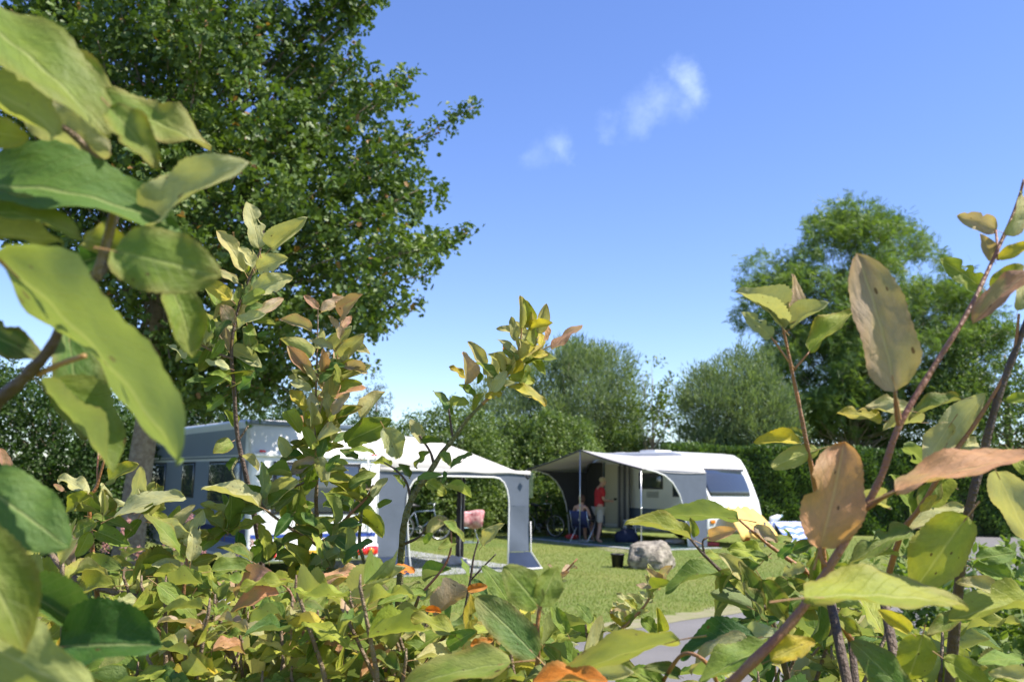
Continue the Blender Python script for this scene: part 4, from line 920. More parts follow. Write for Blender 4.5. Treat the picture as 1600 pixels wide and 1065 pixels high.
def weeds(name, label, x0, x1, y0, y1, h, k, seed):
    rg = np.random.default_rng(seed); st_ = 260
    bx = x0 + (x1 - x0) * rg.random(st_); by = y0 + (y1 - y0) * rg.random(st_); hh = h * (.5 + .6 * rg.random(st_)); lean = rg.normal(size=(st_, 2)) * .18
    idx = rg.integers(0, st_, k); t = .15 + .85 * rg.random(k)
    P = np.stack([bx[idx] + lean[idx, 0] * t * hh[idx], by[idx] + lean[idx, 1] * t * hh[idx], hh[idx] * t], 1)
    D = rg.normal(size=(k, 3)); D[:, 2] = np.abs(D[:, 2]) * .6 + .2; Nn = rg.normal(size=(k, 3)) * .5 + np.array([0, 0, 1])
    o = leaf_cloud(name, P, D, Nn, .05 + .05 * rg.random(k), 'scale', M['weed'], None, V((0, 0, 0)), rg)
    tag(o, label, 'weeds', kind='stuff')
weeds('weeds', 'bright green fine leaved weeds at the lower right by the road', 2.1, 4.8, 3.2, 7.3, 1.22, 30000, 61)
weeds('weeds', 'low green undergrowth below the flowering plants on the left', -3.6, -1.2, 3.0, 6.8, .95, 15000, 62)

# ------------------------------------------------------------------ shrub leaves
def leaf_mesh(name, fold=.25, arch=.12, tw=0, wave=.03, roll=0, seed=0, bites=0, hole=False, tipc=0, nu=30, nv=6, blunt=.0, pt=.3):
    """unit leaf: base at the origin, tip at x=1, width 1 (scaled per leaf), upper face +z, short petiole behind the base"""
    r = random.Random(seed); bt = [(r.uniform(.25, .95), r.choice((-1, 1)), r.uniform(.15, .5), r.uniform(.03, .08)) for _ in range(bites)]
    vs = []; fs = []; uv = []
    for i in range(nu + 1):
        s = i / nu
        e_ = math.sqrt(max(0, 1 - (2 * s ** (.92 + blunt) - 1) ** 2)); wd = .5 * e_ ** .92 * (1 - .30 * s ** 5) * (1 - pt * .8 * max(0, s - .55)) * (1 + .07 * math.sin(s * 7 + seed * 1.7) * s)
        for j in range(nv + 1):
            c = 2 * j / nv - 1; w = wd
            if abs(c) > .99 and 0 < i < nu: w *= 1 + (.02 if i % 2 else -.02)
            for (bs, sd, dp_, wd_) in bt:
                if c * sd > 0: w *= 1 - dp_ * math.exp(-((s - bs) / wd_) ** 2) * abs(c)
            y = c * w; z = fold * abs(y) - arch * (2 * s - .6) ** 2 * .9 + arch * .32 + 1.7 * wave * math.sin(s * 11 + c * 2 + seed) * abs(c) + .022 * math.sin(s * 17 + c * 5 + seed * 3) * abs(c) ** .5 + .012 * math.sin(s * 29 - c * 7 + seed) + roll * y * y * 2.2
            z += tipc * max(0, s - .55) ** 2 * 2.5
            a = tw * s; y2 = y * math.cos(a) - z * math.sin(a) * .6; z2 = z * math.cos(a) + y * math.sin(a) * .8
            vs.append((s, y2, z2)); uv.append((s, j / nv))
    hx = (r.uniform(.3, .75), r.randint(1, nv - 2)) if hole else None
    for i in range(nu):
        for j in range(nv):
            if hx and abs(i / nu - hx[0]) < .06 and j == hx[1]: continue
            fs.append((i * (nv + 1) + j, (i + 1) * (nv + 1) + j, (i + 1) * (nv + 1) + j + 1, i * (nv + 1) + j + 1))
    nm = len(fs); o = len(vs)
    z0 = vs[nv // 2][2]
    for q, (x, z) in enumerate(((-.20, z0 - .05), (-.10, z0 - .02), (0, z0), (.12, vs[2 * (nv + 1) + nv // 2][2] - .004))):
        for k in range(5):
            a = k * 2 * math.pi / 5; rr_ = .011 * (1.1 - .2 * q)
            vs.append((x, math.cos(a) * rr_ * 2, z + math.sin(a) * rr_)); uv.append((0, .5))
    for q in range(3):
        for k in range(5): fs.append((o + q * 5 + k, o + q * 5 + (k + 1) % 5, o + (q + 1) * 5 + (k + 1) % 5, o + (q + 1) * 5 + k))
    me = bpy.data.meshes.new(name); me.from_pydata(vs, [], fs); me.materials.append(M['leaf']); me.materials.append(M['petiole'])
    me.polygons.foreach_set('material_index', [0] * nm + [1] * (len(fs) - nm)); me.polygons.foreach_set('use_smooth', [True] * len(fs))
    ul = me.uv_layers.new(name='UVMap'); li = np.zeros(len(me.loops), np.int32); me.loops.foreach_get('vertex_index', li)
    ul.data.foreach_set('uv', np.array(uv, np.float32)[li].ravel()); me.update(); return me
LM = [leaf_mesh('leaf', .28, .10, 0, .03, 0, 1, pt=.3), leaf_mesh('leaf', .40, .24, .1, .04, 0, 2, pt=.5), leaf_mesh('leaf', .2, .08, -.2, .06, .3, 3, pt=.2), leaf_mesh('leaf', .75, .12, .25, .05, 0, 4, pt=.4),
      leaf_mesh('leaf', .15, .3, -.15, .05, .6, 5, pt=.3), leaf_mesh('leaf', .4, .08, .45, .07, 0, 6, tipc=.6, pt=.5), leaf_mesh('leaf', .3, .15, 0, .06, .3, 7, bites=2, pt=.2), leaf_mesh('leaf', .3, .14, .2, .05, 0, 8, bites=4, hole=True, pt=.3),
      leaf_mesh('leaf', .85, .04, -.4, .05, .5, 9, pt=.4), leaf_mesh('leaf', .16, .1, 0, .05, -.1, 10, pt=0), leaf_mesh('leaf', .45, .2, .2, .05, 1.3, 11, tipc=.4, pt=.4), leaf_mesh('leaf', .25, .12, -.15, .09, .1, 12, bites=2, pt=.25)]
CUP, FLAT, BITE = [3, 8, 10], [0, 2, 9, 11], [6, 7, 11]
KEY = {'g': (.16, .24, .042), 'gy': (.285, .335, .05), 'pg': (.42, .43, .22), 'bf': (.44, .345, .25), 'rd': (.54, .30, .18), 'pk': (.44, .26, .20), 'yl': (.46, .40, .045), 'dk': (.055, .135, .03), 'or': (.60, .20, .03), 'dg': (.09, .17, .04)}
class Shrub:
    def __init__(s, label, base):
        s.b = V(base); s.r = empty('shrub', s.b); tag(s.r, label, 'shrub'); s.n = 0; s.rg = random.Random(int(abs(base[0]) * 1000) + 17); s.tw = {}
    def put(s, P0, x, L, w, nrm, key, var=None, alpha=None, zs=.7):
        rg = s.rg; x = x.normalized(); z = (nrm - x * nrm.dot(x)).normalized(); y = z.cross(x)
        me = LM[var if var is not None else rg.randrange(len(LM))]
        o = bpy.data.objects.new('leaf', me); COL.objects.link(o); o.parent = s.r
        q = Matrix.Identity(4); P0 = P0 - s.b
        sg = rg.choice((-1, 1))
        for i in range(3): q[i][0] = x[i] * L; q[i][1] = y[i] * L * w; q[i][2] = z[i] * L * zs; q[i][3] = P0[i]
        o.matrix_basis = q
        c = KEY[key]; j = rg.uniform(.82, 1.18); h = rg.uniform(-.06, .06)
        o.color = (c[0] * j * (1 + h), c[1] * j, c[2] * j * (1 - h), alpha if alpha is not None else (rg.uniform(.15, .9) if key in ('bf', 'rd', 'pk', 'or', 'yl') else max(0, rg.uniform(-.4, .8))))
        s.n += 1; return o
    def px(s, x0, y0, x1, y1, w, key, d, dd=0, u=False, var=None, sgn=0):
        """leaf from its base and tip in the picture at its own distance; w = seen width / seen length"""
        P0 = dp(x0, y0, d); P1 = dp(x1, y1, d + dd); ax = P1 - P0; L = ax.length; x = ax.normalized()
        v = ((P0 + P1) / 2 - CAM).normalized(); n0 = -(v - x * v.dot(x)).normalized()
        w *= .86; real = max(w * 1.04, .36 + .1 * s.rg.random()); ang = math.acos(min(1, w / real)) if w < real else 0
        ang = max(ang, R(s.rg.uniform(2, 16)))
        c = [Quaternion(x, a) @ n0 for a in (ang, -ang)]
        n = c[0] if (c[0].z + .6 * c[0].x >= c[1].z + .6 * c[1].x) != (sgn < 0) else c[1]
        if u: n = Quaternion(x, math.pi) @ (c[1] if n is c[0] else c[0])
        return s.put(P0, x, L, real, n, key, var, zs=.5)
    def stem(s, pts, rs, m, d=None, n=7, name='stem'):
        """pts: (px, py, depth) or world vectors, smoothed"""
        w = [p if isinstance(p, Vector) else dp(p[0], p[1], p[2] if len(p) > 2 else d) for p in pts]
        if not hasattr(rs, '__len__'): rs = [rs] * len(w)
        W = []; Q = []
        for i in range(len(w) - 1):
            p0 = w[max(i - 1, 0)]; p1 = w[i]; p2 = w[i + 1]; p3 = w[min(i + 2, len(w) - 1)]
            for k in range(4):
                t = k / 4; W.append(.5 * ((2 * p1) + (p2 - p0) * t + (2 * p0 - 5 * p1 + 4 * p2 - p3) * t * t + (3 * p1 - p0 - 3 * p2 + p3) * t ** 3)); Q.append((rs[i] + (rs[i + 1] - rs[i]) * t) * (1 + .10 * math.sin(len(W) * 2.3)))
        W.append(w[-1]); Q.append(rs[-1])
        return MB().tube(W, Q, n).build(name, M[m], s.r, True, s.b)
    def twig(s, pts, rs, m):
        s.tw.setdefault(m, MB()).tube(pts, rs, 5)
    def whorl(s, P, n, L, keys, lean=None, el=(0, 50), m='twig_brown', down=.14, w=(.30, .44)):
        """a leafy shoot tip: leaves standing round a node, upper faces to the light"""
        rg = s.rg; a0 = rg.uniform(0, 6.28)
        foot = P + V((rg.uniform(-.06, .06), rg.uniform(-.03, .08), -down)); mid = P.lerp(foot, .5) + V((rg.uniform(-.015, .015), 0, .01))
        s.twig([foot, mid, P, P + V((0, 0, .008))], [.0024, .0019, .0013, .0006], m)
        for i in range(n):
            a = a0 + i * 2.399 + rg.uniform(-.3, .3); e = R(rg.uniform(*el)); x = V((math.cos(a) * math.cos(e), math.sin(a) * math.cos(e), math.sin(e)))
            if lean is not None: x = (x + lean * .5).normalized()
            l = L * rg.uniform(.65, 1.15); h = P + V((0, 0, -.028 * (i / max(1, n - 1)) * 1.5)); nr = V((rg.uniform(-.2, .7), rg.uniform(-.6, .25), 1))
            s.put(h + x * .18 * l, x, l, rg.uniform(*w), nr, rg.choice(keys))
        return foot
    def fill(s, path, d, n, Lpx, keys, out=14):
        rg = s.rg
        for i in range(n):
            j = rg.random() * (len(path) - 1); k = int(j); q = j - k; x = path[k][0] + (path[k + 1][0] - path[k][0]) * q; y = path[k][1] + (path[k + 1][1] - path[k][1]) * q
            a = rg.uniform(-2.9, -.25) if rg.random() < .75 else rg.uniform(0, 6.28); L = rg.uniform(*Lpx); r = rg.uniform(2, out); dz = rg.uniform(-.03, .03)
            s.px(x + r * math.cos(a), y + r * math.sin(a), x + (r + L) * math.cos(a), y + (r + L) * math.sin(a), rg.uniform(.28, .5), rg.choice(keys), d + dz, rg.uniform(-.02, .02), u=rg.random() < .25)
    def close(s):
        for m, b in s.tw.items(): b.build('twigs', M[m], s.r, True, s.b)

def hero(sh, d, rows, dj=.03):
    for r in rows:
        o = dict(r[6]) if len(r) > 6 else {}
        dd0 = o.pop('d', None)
        if 'dd' not in o: o['dd'] = sh.rg.uniform(-.012, .012) * d / .5
        sh.px(*r[:6], dd0 if dd0 is not None else d + sh.rg.uniform(-dj, dj), **o)
U = {'u': True}
# --- out-of-focus branch hard by the lens, left
A = Shrub('big blurred green leaves on a branch at the left picture edge', (-.36, .22, 0))
hero(A, .285, [(-70, 5, 178, 195, .34, 'g'), (-60, 130, 118, 205, .42, 'gy', U), (150, 160, 330, 222, .36, 'g', {'d': .31}), (172, 168, 246, 256, .5, 'g', {'d': .275}), (30, 170, 180, 240, .5, 'pg', {'d': .30, 'u': True}),
  (-75, 300, 268, 312, .29, 'dg', {'d': .29}), (228, 360, 381, 246, .28, 'pg', {'d': .30}), (-40, 335, 118, 345, .22, 'g'), (-40, 368, 104, 372, .3, 'gy', U), (176, 392, 340, 428, .66, 'g', {'d': .275, 'var': 9}),
  (205, 402, 118, 362, .5, 'gy', {'d': .30}), (160, 400, 95, 420, .7, 'dk', {'d': .32}), (-10, 400, 306, 704, .25, 'g', {'d': .265, 'var': 0, 'u': True}), (104, 512, 130, 690, .48, 'dg', {'d': .32}), (60, 598, 180, 735, .30, 'g', {'d': .31}),
  (-70, 500, 70, 560, .42, 'dk', {'d': .30}), (268, 452, 306, 548, .62, 'g', {'d': .32}), (-50, 745, 106, 850, .62, 'dg', {'d': .285, 'var': 9}), (-70, 830, 50, 1000, .55, 'g', {'d': .25}), (-60, 985, 130, 1090, .55, 'gy', {'d': .25, 'u': True}),
  (30, 920, 165, 1000, .45, 'dg', {'d': .34}), (90, 1010, 252, 1005, .75, 'dk', {'d': .33, 'var': 8}), (-60, 90, 60, 60, .5, 'g'), (-50, 200, 40, 215, .6, 'gy'), (60, 95, 178, 130, .3, 'g', {'d': .32})], .008)
A.stem([(-140, 1100, .33), (-110, 820, .33), (-20, 650, .31), (38, 590, .30), (78, 545, .295), (108, 485, .292), (150, 435, .295), (195, 385, .30)], [.0034, .0031, .0026, .0022, .0018, .0016, .0013, .001], 'twig_dark')
A.stem([(60, 585, .30), (95, 568, .295), (132, 556, .285)], [.0011, .001, .0009], 'petiole')
A.stem([(150, 435, .295), (180, 300, .30), (120, 215, .30), (60, 180, .30)], [.0018, .0015, .0013, .0008], 'twig_brown')
A.stem([V((-.36, .22, 0)), V((-.34, .25, .8)), dp(-140, 1100, .33)], [.009, .007, .0042], 'twig_dark')
A.close()

# --- left shrub: tall shoot in front of the oak
B = Shrub('leafy shrub at lower left with a tall shoot against the oak crown', (-.42, 1.0, 0))
hero(B, .86, [(405, 388, 388, 313, .50, 'pg', {'var': 7}), (382, 425, 341, 357, .40, 'pg', {'var': 6}), (424, 388, 479, 340, .44, 'pg', {'var': 10}), (402, 420, 446, 402, .62, 'pg', {'var': 6}), (396, 455, 456, 432, .58, 'pg', {'var': 6}), (360, 468, 321, 438, .55, 'yl', {'var': 0}),
  (376, 482, 400, 450, .8, 'pg', {'var': 7}), (404, 492, 443, 464, .42, 'bf'), (364, 505, 347, 478, .7, 'bf'), (396, 505, 431, 506, .32, 'g'), (386, 508, 394, 552, .5, 'g'), (402, 525, 420, 518, .5, 'dg'), (358, 548, 342, 510, .4, 'bf'),
  (362, 545, 406, 568, .55, 'pg'), (336, 526, 313, 484, .55, 'gy'), (330, 540, 312, 582, .5, 'g'), (318, 528, 297, 505, .3, 'bf', {'var': 8}), (350, 590, 318, 606, .5, 'dg'), (345, 560, 300, 572, .4, 'g'), (330, 560, 283, 560, .5, 'g'), (360, 600, 396, 580, .5, 'g'),
  (340, 480, 330, 430, .5, 'g'), (290, 560, 262, 535, .3, 'pg'), (370, 560, 402, 590, .4, 'dg'), (350, 620, 320, 640, .5, 'g'), (372, 470, 352, 452, .7, 'pg'), (392, 540, 420, 548, .5, 'g'), (362, 575, 340, 600, .5, 'gy'), (310, 545, 280, 530, .4, 'gy'), (320, 590, 288, 600, .45, 'dg'), (348, 530, 330, 560, .5, 'g'),
  (362, 690, 335, 705, .8, 'g', {'d': .9}), (366, 665, 352, 640, .6, 'g', {'d': .9}), (378, 712, 404, 735, .3, 'pg', {'d': .84, 'var': 8}), (372, 715, 358, 735, .4, 'dg')])
# sprays further down, left of the caravan
hero(B, .80, [(178, 808, 284, 768, .26, 'pg', {'d': .74}), (288, 868, 231, 799, .26, 'g', {'d': .74}), (298, 876, 305, 822, .5, 'pg', {'d': .74, 'var': 6}), (168, 752, 213, 724, .38, 'gy'), (154, 712, 148, 664, .38, 'bf'), (166, 720, 170, 695, .4, 'pk'), (163, 718, 182, 705, .3, 'pk'), (137, 770, 91, 742, .36, 'pg'),
  (152, 800, 196, 786, .34, 'pg'), (143, 772, 99, 802, .4, 'gy'), (144, 808, 207, 824, .34, 'g'), (100, 766, 84, 756, .5, 'pk'), (150, 815, 110, 835, .5, 'g'), (152, 830, 200, 850, .5, 'g'), (140, 830, 120, 870, .6, 'gy'), (8, 740, 2, 700, .35, 'pk'), (10, 735, 15, 712, .4, 'pk'), (152, 690, 160, 660, .4, 'pg'),
  (430, 905, 357, 918, .34, 'pk', {'d': .72, 'var': 4}), (436, 926, 356, 957, .38, 'rd', {'d': .72, 'var': 3}), (330, 892, 402, 887, .36, 'g', {'d': .72}), (290, 892, 332, 918, .45, 'g', {'d': .72}), (300, 880, 340, 868, .5, 'gy', {'d': .76}), (282, 885, 240, 880, .5, 'pg', {'d': .74}), (268, 870, 226, 890, .5, 'g', {'d': .74}), (240, 900, 300, 905, .3, 'gy', {'d': .72}),
  (245, 912, 310, 965, .4, 'g', {'d': .68}), (300, 930, 262, 990, .55, 'g', {'d': .7}), (232, 940, 205, 990, .6, 'g', {'d': .68}), (190, 890, 115, 900, .33, 'g', {'d': .7}), (180, 915, 100, 930, .3, 'gy', {'d': .68})])
B.stem([(168, 1065, .82), (140, 810, .80), (152, 758, .80), (164, 716, .80)], [.0028, .0019, .0015, .001], 'twig_orange')
B.stem([(153, 755, .80), (152, 735, .8), (153, 712, .80)], [.001, .0009, .0007], 'twig_red')
B.stem([(440, 1120, .9), (405, 850, .88), (385, 745, .87), (371, 680, .87), (366, 610, .865), (362, 540, .86), (375, 472, .86), (396, 420, .86), (410, 380, .86), (412, 355, .86)], [.0032, .0028, .0025, .0023, .002, .0017, .0013, .0011, .0008, .0006], 'twig_dark')
B.stem([(363, 560, .86), (335, 550, .86), (300, 530, .86)], [.0014, .0011, .0007], 'twig_brown')
B.stem([(371, 690, .87), (388, 665, .87)], [.0014, .0008], 'twig_brown'); B.stem([(373, 715, .87), (362, 735, .86), (372, 755, .86)], [.0013, .001, .0008], 'twig_lichen')
B.stem([(287, 1050, .75), (285, 960, .74), (292, 872, .74)], [.0024, .0018, .0012], 'twig_orange')
B.stem([(70, 850, .8), (120, 905, .78), (250, 945, .76), (340, 1000, .76), (420, 1060, .78)], [.0022, .0028, .0034, .004, .005], 'twig_brown')
B.stem([(480, 1010, .72), (466, 960, .72), (452, 922, .72), (430, 906, .72)], [.0016, .0013, .001, .0008], 'twig_red')
for b_ in ((440, 1120, .9), (420, 1060, .78), (168, 1065, .82), (287, 1050, .75)):
    q = dp(*b_); B.stem([V((-.42, 1.0, 0)), V((-.40 + .5 * (q.x + .40), .97, .75)), q], [.009, .006, .0032], 'twig_dark')
B.fill([(366, 620), (362, 540), (375, 472), (396, 420)], .86, 26, (30, 52), ['g', 'pg', 'gy', 'pg', 'dg'])
B.fill([(363, 560), (300, 530)], .86, 12, (28, 48), ['g', 'gy', 'pg'])
B.fill([(150, 810), (215, 800), (265, 840), (300, 880)], .78, 20, (40, 68), ['g', 'gy', 'pg', 'g', 'dg'])
B.close()

# --- central shrub with tall pinkish shoot in front of the caravan's back
C = Shrub('leafy shrub with pale pinkish shoot tip in front of the caravan ladder', (-.17, .95, 0))
hero(C, .80, [(498, 482, 475, 461, .48, 'pk'), (502, 488, 546, 466, .36, 'bf'), (487, 517, 437, 498, .36, 'bf'), (531, 478, 521, 456, .4, 'pk'), (537, 500, 565, 459, .34, 'pk'), (535, 512, 548, 494, .5, 'pk'), (531, 530, 516, 492, .3, 'bf', {'var': 6}), (521, 546, 549, 510, .5, 'pg', {'var': 10}), (532, 558, 567, 524, .5, 'pg', {'var': 3}), (520, 545, 484, 531, .35, 'pg'), (545, 547, 573, 545, .32, 'pg'),
  (480, 582, 449, 540, .50, 'pk'), (486, 592, 461, 551, .5, 'bf', {'var': 7}), (494, 600, 450, 587, .40, 'pg'), (513, 620, 516, 573, .52, 'pg', {'var': 3}), (505, 580, 505, 546, .4, 'pk'), (535, 591, 579, 571, .5, 'pg', {'var': 10}), (512, 627, 572, 602, .30, 'rd', {'var': 3}), (478, 641, 453, 606, .44, 'yl'), (567, 656, 601, 611, .40, 'pg'), (540, 691, 616, 655, .46, 'g', {'var': 5}), (600, 668, 626, 717, .66, 'pg', {'var': 6}),
  (470, 677, 446, 641, .5, 'gy'), (491, 679, 467, 647, .5, 'rd'), (488, 663, 487, 628, .5, 'pg'), (511, 672, 537, 646, .45, 'pg'), (505, 700, 502, 661, .5, 'g'), (530, 662, 556, 634, .45, 'g'), (450, 712, 437, 683, .55, 'pg'), (475, 714, 436, 722, .4, 'dk'), (545, 705, 587, 703, .26, 'g'), (612, 728, 579, 720, .26, 'gy'), (455, 746, 408, 739, .34, 'g'), (520, 690, 545, 675, .5, 'dg'), (500, 720, 470, 700, .5, 'g'), (515, 720, 545, 722, .4, 'gy'), (490, 730, 462, 748, .4, 'g'), (510, 735, 530, 710, .5, 'dg'), (560, 715, 530, 700, .4, 'dk'), (480, 700, 455, 690, .5, 'dg'),
  (418, 789, 374, 758, .60, 'g'), (406, 791, 317, 757, .26, 'pg', {'d': .76, 'var': 3}), (486, 747, 449, 797, .52, 'gy'), (468, 750, 424, 784, .45, 'pg'), (411, 796, 341, 803, .28, 'g'), (376, 818, 321, 841, .36, 'g'), (416, 815, 371, 821, .28, 'gy'), (426, 838, 391, 880, .50, 'g'), (373, 830, 366, 866, .4, 'dk'), (486, 842, 463, 861, .68, 'gy'), (479, 862, 454, 907, .55, 'gy'), (456, 805, 429, 838, .5, 'dk'), (485, 795, 457, 822, .5, 'g'), (519, 838, 545, 883, .42, 'g'), (507, 845, 520, 886, .4, 'dg'), (556, 795, 602, 834, .34, 'g', {'var': 3}), (500, 750, 562, 748, .3, 'gy'), (545, 762, 588, 735, .45, 'g'), (555, 769, 583, 757, .4, 'bf'), (583, 778, 605, 745, .4, 'pg'),
  (440, 850, 470, 835, .5, 'g'), (495, 820, 470, 800, .5, 'dg'), (520, 800, 545, 780, .4, 'g'), (530, 830, 560, 815, .3, 'dg'), (500, 810, 520, 835, .4, 'g'), (590, 792, 612, 780, .5, 'g'), (430, 765, 400, 740, .4, 'dg'),
  (487, 931, 542, 898, .4, 'pg', {'d': .68}), (500, 911, 577, 885, .32, 'rd', {'d': .68}), (562, 941, 631, 885, .32, 'pg', {'d': .66, 'var': 10}), (590, 946, 665, 920, .28, 'g', {'d': .64}), (612, 890, 650, 890, .42, 'or', {'d': .7, 'var': 7}), (560, 950, 590, 990, .5, 'g', {'d': .64})])
C.stem([(520, 1120, .88), (505, 960, .85), (500, 860, .83), (494, 790, .82), (495, 745, .81), (493, 680, .80), (494, 600, .80), (496, 540, .80), (497, 476, .80)], [.0034, .0028, .0023, .0019, .0016, .0011, .0009, .0007, .0005], 'twig_brown')
C.stem([(495, 745, .81), (508, 690, .80), (518, 640, .80), (525, 580, .80), (528, 545, .80), (533, 500, .80), (545, 475, .80)], [.0016, .0012, .001, .0008, .0007, .0006, .0005], 'petiole')
C.stem([(497, 850, .83), (520, 835, .82), (545, 805, .80), (572, 778, .8), (583, 757, .8)], [.0022, .0018, .0014, .0012, .0008], 'twig_red')
C.stem([(495, 850, .83), (470, 835, .82), (440, 815, .81), (415, 795, .80), (405, 780, .8)], [.0022, .0018, .0014, .0011, .0008], 'twig_brown')
C.stem([(595, 960, .8), (577, 900, .8), (562, 850, .8), (565, 800, .8), (568, 770, .8)], [.002, .0018, .0016, .0013, .0009], 'twig_lichen')
C.stem([(494, 745, .81), (460, 760, .8), (430, 770, .79)], [.0014, .001, .0007], 'twig_brown')
q = dp(520, 1120, .88); C.stem([V((-.17, .95, 0)), V((-.17, .93, .8)), q], [.010, .007, .0045], 'twig_dark')
q2 = dp(595, 960, .8); C.stem([V((-.17, .95, 0)), V((-.13, .9, .8)), dp(600, 1080, .82), q2], [.008, .006, .003, .002], 'twig_brown')
C.fill([(495, 750), (493, 680), (494, 600), (496, 540)], .80, 30, (30, 52), ['pg', 'g', 'gy', 'pg', 'bf', 'dg'])
C.fill([(500, 720), (518, 640), (526, 570)], .80, 24, (30, 52), ['pg', 'g', 'gy', 'pg', 'bf'])
C.fill([(400, 790), (440, 815), (497, 850), (545, 805), (575, 770)], .81, 30, (38, 60), ['g', 'dg', 'gy', 'g'])
C.fill([(345, 850), (375, 800), (420, 790)], .80, 14, (40, 62), ['g', 'gy', 'dg', 'pg'])
C.fill([(400, 880), (470, 890), (550, 880)], .78, 16, (40, 60), ['g', 'gy', 'dg'])
C.close()

# --- lichened diagonal branch with cream leaf tuft
D_ = Shrub('lichen covered diagonal branch with cream leaf tuft above the grey awning', (-.10, .78, 0))
hero(D_, .78, [(815, 513, 814, 462, .48, 'pg', {'var': 10}), (806, 532, 797, 494, .48, 'pg'), (840, 520, 854, 474, .45, 'pg', {'var': 8}), (862, 546, 908, 504, .24, 'pk'), (850, 532, 853, 500, .35, 'rd'), (845, 541, 845, 519, .5, 'yl'), (796, 546, 782, 546, .5, 'rd'), (727, 601, 725, 549, .45, 'bf', {'var': 10}), (757, 571, 733, 533, .5, 'pg', {'var': 3}), (769, 592, 770, 555, .5, 'pg'), (727, 591, 704, 571, .35, 'yl'), (745, 600, 745, 575, .4, 'g'), (770, 612, 791, 579, .55, 'pg'), (795, 589, 838, 596, .45, 'gy', {'var': 6}), (795, 604, 856, 628, .28, 'yl', {'var': 7}), (758, 620, 786, 614, .5, 'yl', {'var': 7}), (820, 566, 868, 555, .4, 'g'), (812, 562, 789, 545, .7, 'pg'),
  (828, 548, 812, 530, .6, 'pg'), (822, 530, 832, 505, .5, 'pg'), (800, 570, 782, 590, .5, 'g'), (832, 560, 850, 580, .5, 'gy'), (812, 575, 830, 560, .5, 'pg'), (785, 610, 768, 590, .5, 'g'), (742, 618, 718, 600, .4, 'g'), (755, 615, 738, 640, .4, 'gy'), (818, 548, 838, 535, .6, 'gy'),
  (698, 641, 680, 606, .38, 'dg'), (700, 626, 731, 628, .4, 'gy'), (704, 648, 702, 630, .5, 'g'), (661, 692, 641, 654, .5, 'pg'), (660, 692, 690, 690, .4, 'g'), (671, 707, 646, 729, .26, 'g'), (690, 706, 704, 726, .6, 'g'), (704, 731, 736, 706, .28, 'dg', {'var': 7}), (665, 752, 698, 772, .65, 'gy', {'var': 7}), (698, 760, 737, 776, .3, 'gy'), (652, 748, 690, 740, .35, 'g'), (694, 735, 692, 755, .4, 'dg'),
  (668, 836, 698, 807, .55, 'pg', {'var': 10}), (692, 815, 728, 844, .3, 'g'), (754, 852, 784, 817, .42, 'pg', {'var': 6}), (712, 845, 686, 856, .4, 'g'), (664, 908, 704, 887, .24, 'dg'), (676, 832, 660, 850, .5, 'g'), (615, 735, 640, 732, .3, 'g'), (640, 745, 625, 725, .3, 'dg'), (632, 760, 618, 742, .3, 'g'), (738, 905, 762, 930, .5, 'dg'), (732, 900, 722, 870, .3, 'g')])
D_.stem([(612, 1120, .84), (622, 960, .80), (627, 865, .79), (632, 815, .78), (645, 775, .78), (668, 742, .78), (690, 708, .78), (706, 688, .78), (730, 655, .78), (754, 631, .78)], [.0042, .0035, .0031, .0030, .0029, .0026, .0023, .0021, .0018, .0015], 'twig_lichen')
D_.stem([(754, 631, .78), (772, 612, .78), (800, 578, .78), (830, 556, .78), (868, 536, .78)], [.0018, .0013, .001, .0008, .0005], 'petiole')
D_.stem([(800, 578, .78), (812, 540, .78), (816, 505, .78)], [.001, .0008, .0005], 'petiole'); D_.stem([(830, 556, .78), (842, 525, .78)], [.0008, .0005], 'petiole')
D_.stem([(708, 687, .78), (704, 660, .78), (700, 630, .78)], [.0012, .001, .0007], 'twig_dark'); D_.stem([(678, 727, .78), (672, 705, .78), (655, 680, .78)], [.0014, .0011, .0008], 'twig_dark')
D_.stem([(641, 782, .78), (636, 755, .78), (620, 735, .78), (600, 722, .78)], [.0013, .0011, .0009, .0006], 'twig_dark')
D_.stem([(630, 850, .79), (655, 838, .78), (670, 815, .78)], [.0016, .001, .0007], 'twig_dark')
D_.stem([(655, 930, .75), (690, 890, .75), (704, 860, .75), (705, 830, .75)], [.0013, .001, .0009, .0007], 'twig_red')
D_.stem([(725, 960, .74), (735, 905, .74), (740, 870, .74), (748, 842, .74)], [.0013, .0011, .0008, .0006], 'twig_dark')
D_.stem([(736, 905, .74), (760, 880, .74), (775, 865, .74)], [.0009, .0007, .0005], 'twig_dark')
q = dp(612, 1120, .84); D_.stem([V((-.10, .78, 0)), V((-.12, .8, .8)), q], [.011, .008, .0055], 'twig_lichen')
D_.stem([q, dp(690, 1000, .78), dp(725, 960, .74)], [.003, .002, .0013], 'twig_dark'); D_.stem([q, dp(640, 980, .78), dp(655, 930, .75)], [.003, .002, .0013], 'twig_brown')
D_.fill([(754, 631), (800, 578), (830, 556), (816, 505)], .78, 24, (24, 44), ['pg', 'gy', 'pg', 'g', 'yl'], 10)
D_.close()

